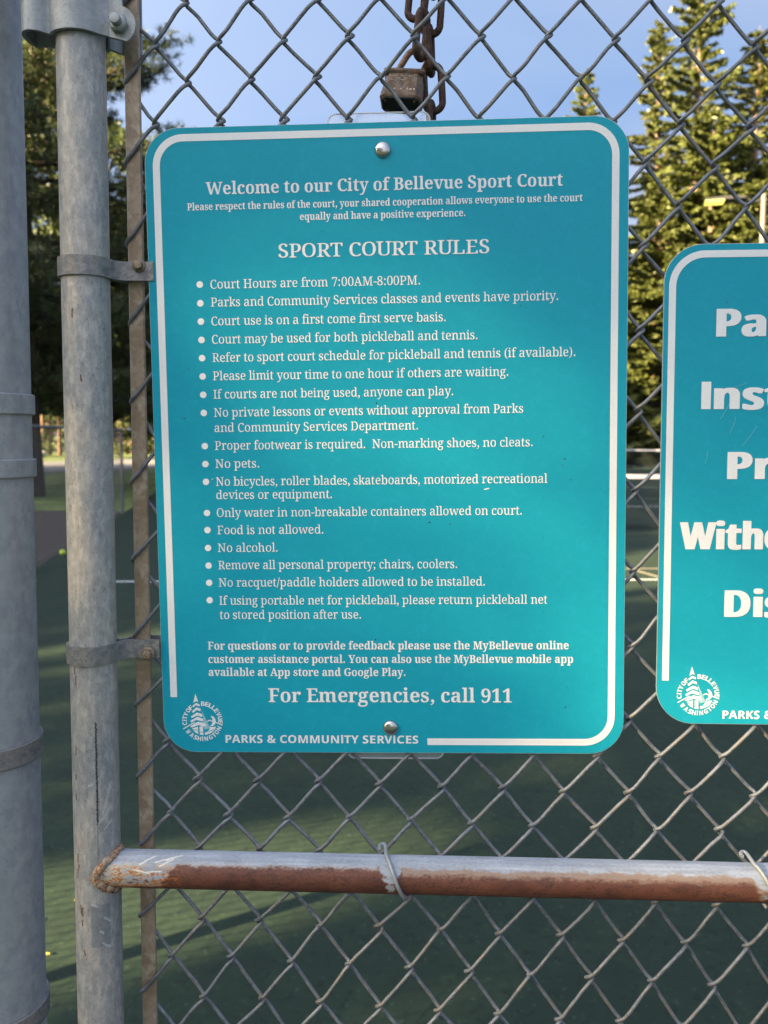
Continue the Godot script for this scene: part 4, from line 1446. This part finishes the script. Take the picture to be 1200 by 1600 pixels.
# a pine: open crown of limbs that end in tufts of long needles
func pine(h: float, reach: float, bare: float, tone: Color, tufts: int) -> Array:
	var wood := G.new()
	var g := G.new()
	g.tinted = true
	trunk(wood, h * 0.97, h * 0.014)
	var limbs := []
	var y := bare
	while y < h - 0.6:
		var k := (y - bare) / (h - bare)
		for b in rng.randi_range(3, 5):
			var a := rng.randf() * TAU
			var long := reach * (0.35 + 0.65 * pow(sin(PI * clampf(0.18 + 0.82 * k, 0, 1)), 0.7)) * rng.randf_range(0.6, 1.12) * (1.0 - 0.45 * k * k)
			var out := Vector3(cos(a), 0, sin(a))
			var p := PackedVector3Array()
			for i in 6:
				var q := i / 5.0
				p.append(Vector3(0, y, 0) + out * long * q + Vector3.UP * long * (rng.randf_range(-0.02, 0.02) - 0.12 * q + 0.3 * q * q * (0.4 + k)))
			wood.tube(p, PackedFloat32Array([0.07, 0.055, 0.045, 0.032, 0.022, 0.012]), 4, false, false)
			limbs.append([p, out, long])
		y += rng.randf_range(0.32, 0.6)
	for j in tufts:
		var l: Array = limbs[rng.randi() % limbs.size()]
		var p: PackedVector3Array = l[0]
		var q := pow(rng.randf(), 0.55)
		var at := p[int(q * 4.99)].lerp(p[mini(int(q * 4.99) + 1, 5)], fmod(q * 4.99, 1.0))
		var spread: float = l[2] * 0.3 * (1.05 - 0.6 * q)
		var off := rand_dir() * spread * sqrt(rng.randf())
		off.y *= 0.55
		var axis: Vector3 = (l[1] * 0.7 + Vector3.UP * rng.randf_range(0.0, 0.9) + off.normalized() * 0.7).normalized()
		var end := at + off
		if j % 3 == 0:
			wood.tube(PackedVector3Array([at, end]), 0.012, 3, false, false)
		g.tint = tone * rng.randf_range(0.7, 1.35)
		for i in 12:
			var d: Vector3 = (axis * rng.randf_range(0.0, 0.9) + rand_dir()).normalized()
			var w: Vector3 = d.cross(rand_dir()).normalized() * 0.011
			var nl := rng.randf_range(0.12, 0.22)
			var root: Vector3 = end - axis * rng.randf_range(0.0, 0.16)
			g.leaf(root - w, root + w, root + d * nl)
	return [wood.mesh(), g.mesh()]


# a broad-leaved tree: forking limbs and leaves in uneven clumps
func broadleaf(h: float, reach: float, bare: float, tone: Color, leaves: int, size: float) -> Array:
	var wood := G.new()
	var g := G.new()
	g.tinted = true
	trunk(wood, h * 0.8, h * 0.014, Vector2(0.3, -0.2))
	var clumps := []
	for i in 70:
		var k := rng.randf()
		var wide := reach * pow(sin(PI * (0.12 + 0.84 * k)), 0.6)
		var a := rng.randf() * TAU
		var d := wide * sqrt(rng.randf_range(0.15, 1.0))
		var at := Vector3(cos(a) * d, lerpf(bare, h, k), sin(a) * d)
		clumps.append([at, rng.randf_range(0.16, 0.32) * reach, rng.randf_range(0.75, 1.3)])
		if i % 2 == 0:
			var root := Vector3(0, maxf(bare * 0.7, at.y - d * 0.9), 0)
			wood.tube(smooth(PackedVector3Array([root, root.lerp(at, 0.5) + Vector3.UP * 0.3, at]), 2), PackedFloat32Array([0.09, 0.07, 0.05, 0.035, 0.02]), 4, false, false)
	for j in leaves:
		var c: Array = clumps[rng.randi() % clumps.size()]
		var d := rand_dir()
		d.y = absf(d.y) * 0.9 - 0.25
		var at: Vector3 = c[0] + d * c[1] * pow(rng.randf(), 0.35)
		var u := rand_dir()
		var w := u.cross(rand_dir()).normalized()
		var l := size * rng.randf_range(0.7, 1.3)
		g.tint = tone * c[2] * rng.randf_range(0.75, 1.25)
		g.leaf(at - w * l * 0.35, at + u * l * 0.5, at + w * l * 0.35)
		g.leaf(at - w * l * 0.35, at + w * l * 0.35, at - u * l * 0.5)
	return [wood.mesh(), g.mesh()]


func plant_tree(called: String, label: String, kind: Array, at: Vector3, scale: Vector3, turn: float, leafy: String, group := "", category := "tree") -> Node3D:
	var t := thing(called, label, category, at, group)
	t.rotation.y = turn
	t.scale = scale
	obj("trunk", kind[0], M.dark_bark if called in ["pine_tree", "forest_tree", "dark_tree"] else M.bark, t)
	obj("crown", kind[1], M[leafy], t)
	return t


func make_trees() -> void:
	var sunlit_green := Color(0.098, 0.116, 0.034)  # lighter, yellower green; sunlight partly put into the foliage colour
	var sunlit_green2 := Color(0.104, 0.116, 0.036)
	var dark := Color(0.062, 0.084, 0.032)  # darker green; the grove's shade partly put into the foliage colour
	var spruces := [spruce(30.0, 5.8, 1.6, sunlit_green, 8.5), spruce(30.0, 5.0, 2.4, sunlit_green2, 8.0)]
	var pines := [pine(17.0, 4.4, 2.6, Color(0.062, 0.084, 0.032), 26000), pine(15.0, 4.6, 2.4, Color(0.062, 0.084, 0.032), 16000)]
	var skirts := spruce(20.0, 6.2, 0.4, Color(0.100, 0.118, 0.034), 9.5)
	var broad := [broadleaf(14.0, 5.0, 2.5, Color(0.09, 0.11, 0.032), 32000, 0.2), broadleaf(12.0, 4.2, 1.6, Color(0.085, 0.105, 0.032), 26000, 0.19)]
	var shady := [broadleaf(13.0, 4.8, 2.2, dark, 26000, 0.24), broadleaf(7.0, 3.0, 0.4, Color(0.065, 0.086, 0.032), 9000, 0.22)]
	var bush := broadleaf(3.0, 2.0, 0.3, Color(0.095, 0.115, 0.03), 3500, 0.16)
	# conifers in the sun at the right
	for k in [["tall sunlit spruce whose spire reaches the top of the picture at the right", 0, 18.64, -56.25, 33.4, 1.1, 0.3], ["sunlit spruce at the right edge, shorter than its tall neighbour", 1, 22.8, -56.9, 29.3, 1.1, 1.1],
			["sunlit spruce tucked against the left flank of the tallest one", 1, 17.0, -60.0, 31.4, 0.9, 2.6], ["far spruce tip just showing over the rules sign's top right corner", 0, 14.4, -72.8, 33.4, 0.9, 3.9],
			["spruce hidden mostly by the rules sign's right border", 1, 12.4, -58.0, 24.0, 1.0, 5.0], ["spruce behind the right edge sign, outermost of the sunlit row", 0, 28.0, -60.0, 30.0, 1.2, 0.9]]:
		var sy: float = k[4] / 30.0
		plant_tree("spruce_tree", k[0], spruces[k[1]], Vector3(k[2], 0, k[3]), Vector3(k[5], sy, k[5]), k[6], "needles", "conifers beyond the court")
	for k in [["bushy young spruce filling the gap right of the rules sign", 0, 15.6, -53.8, 1.25, 0.0], ["bushy young spruce under the tall spruce, left of the floodlight", 1, 18.6, -53.0, 1.5, 1.4], ["bushy young spruce rising behind the gap, right of the lamp lens", 0, 20.4, -51.8, 1.2, 5.2], ["bushy young spruce low in the gap between the two signs", 0, 16.8, -51.6, 0.95, 2.9], ["bushy young spruce behind the floodlight pole", 0, 22.4, -54.0, 1.35, 2.2], ["bushy young spruce by the far fence behind the small teal sign", 1, 26.0, -53.0, 1.5, 3.2], ["bushy young spruce behind the rules sign's right half", 1, 11.0, -55.0, 1.4, 4.4]]:
		plant_tree("young_spruce", k[0], skirts, Vector3(k[2], 0, k[3]), Vector3(k[4], k[4] * 0.72, k[4]), k[5], "needles", "young spruces beyond the court")
	# the dark grove at the left
	for k in [["large dark pine between the thick post and the gate upright, needles against the sky", 0, -10.35, -20.6, 1.05, 0.4], ["dark pine seen between the gate upright and the rules sign", 1, -8.3, -25.4, 0.72, 1.9], ["dark pine at the far left behind the thick post", 1, -14.0, -24.0, 1.1, 3.4]]:
		plant_tree("pine_tree", k[0], pines[k[1]], Vector3(k[2], 0, k[3]), Vector3.ONE * k[4], k[5], "needles", "dark pines beside the court")
	for k in [["dark leafy tree whose trunk the gate upright hides", -13.7, -34.0, 1.1, 0.3], ["dark leafy tree behind the rules sign's left edge", -10.2, -35.0, 0.95, 1.3], ["dark leafy tree behind the thick post", -17.4, -34.0, 1.15, 2.3], ["dark leafy tree on the lawn hidden by the rules sign", -6.0, -38.0, 0.9, 4.0]]:
		plant_tree("dark_tree", k[0], shady[0], Vector3(k[1], 0, k[2]), Vector3.ONE * k[3], k[4], "leaves", "dark leafy trees at the lawn")
	for k in 9:
		plant_tree("understory_tree", "low dark tree behind the far fence, under the sunlit conifers", shady[1], Vector3(8.5 + k * 2.7, 0, -60.5 - 2.0 * sin(k * 2.0)), Vector3(1.1, 0.9 + 0.15 * sin(k * 1.3), 1.1), k * 1.1, "leaves", "low trees behind the far fence")
	# slim trunks and shrubs at the far side of the lawn
	var i := 0
	for q in [[-30.35, -62.2, 1.0, "leftmost of the row, next to the thick post"], [-29.75, -62.5, 1.1, "second from the thick post"], [-29.3, -62.9, 0.9, "third from the thick post"], [-28.6, -63.1, 1.2, "nearest the gate upright"], [-33.5, -64.0, 1.1, "hidden by the thick post"], [-24.5, -68.0, 1.0, "behind the gate upright"]]:
		var g := G.new()
		trunk(g, 11.0 * q[2], 0.13 * q[2], Vector2(rng.randf_range(-0.5, 0.5), 0.2))
		var t := thing("lawn_tree", "slim trunk lit orange across the lawn, " + q[3], "tree", Vector3(q[0], 0, q[1]), "trunks across the lawn")
		obj("trunk", g, M.bark, t)
		var c := obj("crown", broad[i % 2][1], M.leaves, t)
		c.position.y = 2.2
		c.scale = Vector3.ONE * 0.8
		i += 1
	for q in [[-20.5, -54.5, 1.0, "yellow green shrub right of the gate upright, lit by the sun"], [-28.4, -59.0, 0.55, "low golden shrub left of the gate upright"], [-30.2, -58.5, 0.4, "low golden shrub beside the thick post"], [-22.8, -57.5, 0.8, "golden shrub behind the gate upright"], [-18.6, -56.5, 0.9, "yellow green shrub beside the rules sign's left edge"]]:
		plant_tree("shrub", q[3], bush, Vector3(q[0], 0, q[1]), Vector3.ONE * q[2], q[0], "leaves", "shrubs across the lawn", "shrub")
	for q in [[-29.6, -56.6, 0.5, "pale boulder on the sunlit grass by the thick post"], [-27.6, -57.6, 0.6, "pale boulder on the sunlit grass by the gate upright"]]:
		var g := G.new()
		var sp := SphereMesh.new()
		sp.radial_segments = 14
		sp.rings = 8
		var arr := sp.surface_get_arrays(0)
		var vs: PackedVector3Array = arr[Mesh.ARRAY_VERTEX]
		var idx: PackedInt32Array = arr[Mesh.ARRAY_INDEX]
		var f := simplex(1.4, int(q[2] * 100))
		for j in range(0, idx.size(), 3):
			var w := []
			for e in 3:
				var p := vs[idx[j + e]]
				w.append(p * (1.0 + 0.5 * f.get_noise_3dv(p * 2.0)) * Vector3(1.4, 0.8, 1.0) * q[2] * 1.2)
			g.flat(w[0], w[1], w[2], w[0] + w[1] + w[2])
		var o := obj("boulder", g, M.rock)
		o.position = Vector3(q[0], 0.2, q[1])
		tag(o, q[3], "boulder", "boulders across the lawn")
	# woods that close the view behind the lawn
	for k in 12:
		plant_tree("thicket", "dark thicket under the wood behind the lawn", shady[1], Vector3(-62.0 + k * 5.2, 0, -78.0 - 4.0 * sin(k * 1.9)), Vector3(1.3, 1.0 + 0.2 * sin(k * 1.3), 1.2), k * 1.7, "leaves", "thickets behind the lawn", "thicket")
	for k in 9:
		var x := -62.0 + k * 8.2
		plant_tree("forest_tree", "dark tree of the wood behind the lawn", pines[k % 2], Vector3(x, 0, -92.0 - 6.0 * sin(k * 2.3)), Vector3(1.5, 1.0 + 0.15 * sin(k * 1.7), 1.5), k * 1.3, "needles", "wood behind the lawn")
	# the grove goes on round to the left and behind the viewer: its shade falls on the gate and the court
	var hd := Vector2(-sin(deg_to_rad(AZ)), cos(deg_to_rad(AZ)))
	var pd := Vector2(hd.y, -hd.x)
	var thick := [open_crown(19.0, 4.6, 1.5, dark, 9000, 0.36, Vector3.ZERO, []), open_crown(18.0, 4.4, 1.2, dark, 9000, 0.36, Vector3.ZERO, [])]
	var near := 40.0
	# one unseen crown square to the sun, with two chinks cut to send its light onto the court and the lower right of the sign
	var chinks := [[Vector3(-1.0, 0.0, -1.9), 0.27, 1.0], [Vector3(0.2, 1.42, 0.0), 1.0, 1.0]]
	var c0 := hd * near + pd * -1.0
	var square := open_crown(20.0, 5.2, 1.2, dark, 54000, 0.25, Vector3(c0.x, 0, c0.y), chinks)
	var added_bough := light_filter_bough(Vector3(0.2, 1.42, 0.0), near, 1.12, [[Vector3(0.16, 1.515, 0.0), 0.19, 0.21, 3.0], [Vector3(0.6, 1.2, 0.0), 0.15, 0.14, 1.6]], dark, Vector3(c0.x, 0, c0.y))
	plant_tree("grove_tree", "broad dark tree of the grove, out of the picture, its crown holed to aim the low sun", square, Vector3(c0.x, 0, c0.y), Vector3.ONE, 0.0, "needles", "grove out of the picture at the left")
	obj("added_bough", added_bough, M.needles, get_node("grove_tree"))  # added out of view, its density shaped to pattern sunlight on the sign
	for row in 2:
		for k in 15:
			var along := -42.0 + k * 6.0 + row * 2.0
			if absf(along + 1.0) < 5.6:
				along += 5.6 * signf(along + 1.0)
			var q := hd * (near - 6.0 + row * 7.0 + rng.randf_range(-1, 1)) + pd * along
			var sc := rng.randf_range(0.95, 1.15)
			if absf(along + 10.5) < 5.5:
				sc *= 0.8      # lower trees here: the sun reaches the court round the near net
			plant_tree("grove_tree", "dark tree of the grove that shades the gate, out of the picture", thick[(k + row) % 2], Vector3(q.x, 0, q.y), Vector3(1.1, sc, 1.1), k * 2.1, "needles", "grove out of the picture at the left")


# added unseen leaves that filter the sunlight, hanging across the ray from POINT to the sun, thinner in places: [point, half width, half height, how much]
func light_filter_bough(point: Vector3, away: float, wide: float, thin: Array, tone: Color, stand: Vector3) -> ArrayMesh:
	var g := G.new()
	g.tinted = true
	var e1 := Vector3.UP.cross(to_sun).normalized()
	var e2 := to_sun.cross(e1)
	var most := 4.8
	var size := 0.085
	var count := int(most * 4.0 * wide * wide / (0.5 * 0.35 * size * size))
	for i in count:
		var off := e1 * rng.randf_range(-wide, wide) + e2 * rng.randf_range(-wide, wide)
		var at := point + off + to_sun * (away / cos(deg_to_rad(EL)) + rng.randf_range(-2.5, 2.5))
		var u := rand_dir()
		var w := u.cross(rand_dir()).normalized()
		var l := size * rng.randf_range(0.7, 1.3)
		var keep := most
		for k in thin:
			var q: Vector3 = at - k[0]
			keep -= k[3] * exp(-0.5 * (pow(q.dot(e1) / k[1], 2.0) + pow(q.dot(e2) / k[2], 2.0)))
		if rng.randf() * most > keep:
			continue
		at -= stand
		g.tint = tone * rng.randf_range(0.75, 1.25)
		g.leaf(at - w * l * 0.35, at + u * l * 0.5, at + w * l * 0.35)
		g.leaf(at - w * l * 0.35, at + w * l * 0.35, at - u * l * 0.5)
	return g.mesh()


# a leafy crown with clear chinks in it, each along the sun's ray through a point: [point, radius, how clear]
func open_crown(h: float, reach: float, bare: float, tone: Color, leaves: int, size: float, stand: Vector3, chinks: Array) -> Array:
	var wood := G.new()
	var g := G.new()
	g.tinted = true
	trunk(wood, h * 0.8, h * 0.014, Vector2(0.3, -0.2))
	for i in leaves:
		var k := rng.randf()
		var wide := reach * pow(sin(PI * (0.1 + 0.85 * k)), 0.5)
		var a := rng.randf() * TAU
		var d := wide * sqrt(rng.randf())
		var at := Vector3(cos(a) * d, lerpf(bare, h, k), sin(a) * d)
		var l := size * rng.randf_range(0.7, 1.3)
		var cut := false
		for c in chinks:
			var q: Vector3 = at + stand - c[0]
			var off: float = (q - to_sun * q.dot(to_sun)).length()
			if off < c[1] + l * 0.5 and i % 10 < int(c[2] * 10.0):
				cut = true
		if cut:
			continue
		var u := rand_dir()
		var w := u.cross(rand_dir()).normalized()
		g.tint = tone * rng.randf_range(0.75, 1.25)
		g.leaf(at - w * l * 0.35, at + u * l * 0.5, at + w * l * 0.35)
		g.leaf(at - w * l * 0.35, at + w * l * 0.35, at - u * l * 0.5)
	return [wood.mesh(), g.mesh()]


func _ready() -> void:
	rng.seed = 7
	make_camera()
	make_sky()
	make_sun()
	make_materials()
	make_ground()
	make_gate()
	make_post()
	make_rules_sign()
	make_small_sign()
	make_lock()
	fence("side_fence", "low chain link fence along the court edge, seen between post and upright", [Vector2(-3.5, -3.4), Vector2(-4.62, -8.75), Vector2(-6.14, -15.9)], 1.76, 2.6)
	fence("court_fence", "chain link fence that carries on left of the thick post, out of the picture", [Vector2(-0.46, -0.02), Vector2(-6.5, -0.02)], 3.0, 3.0, true, 0.062, 0.0028)
	fence("far_fence", "tall far fence with grey posts beyond the nets, under the conifers", [Vector2(8.0, -50.5), Vector2(33.0, -55.5)], 3.75, 3.0, true, 0.16, 0.006)
	var b := Vector2(cos(deg_to_rad(5.0)), -sin(deg_to_rad(5.0)))
	net("near net with sagging white headband, between the two teal signs", Vector2(4.1, -13.95), b, -6.4, 6.4)
	net("far net whose white headband shows as a thin line above the near net", Vector2(12.5, -44.0), b, -6.0, 7.0)
	make_lamp()
	make_ball()
	make_leaves()
	make_trees()
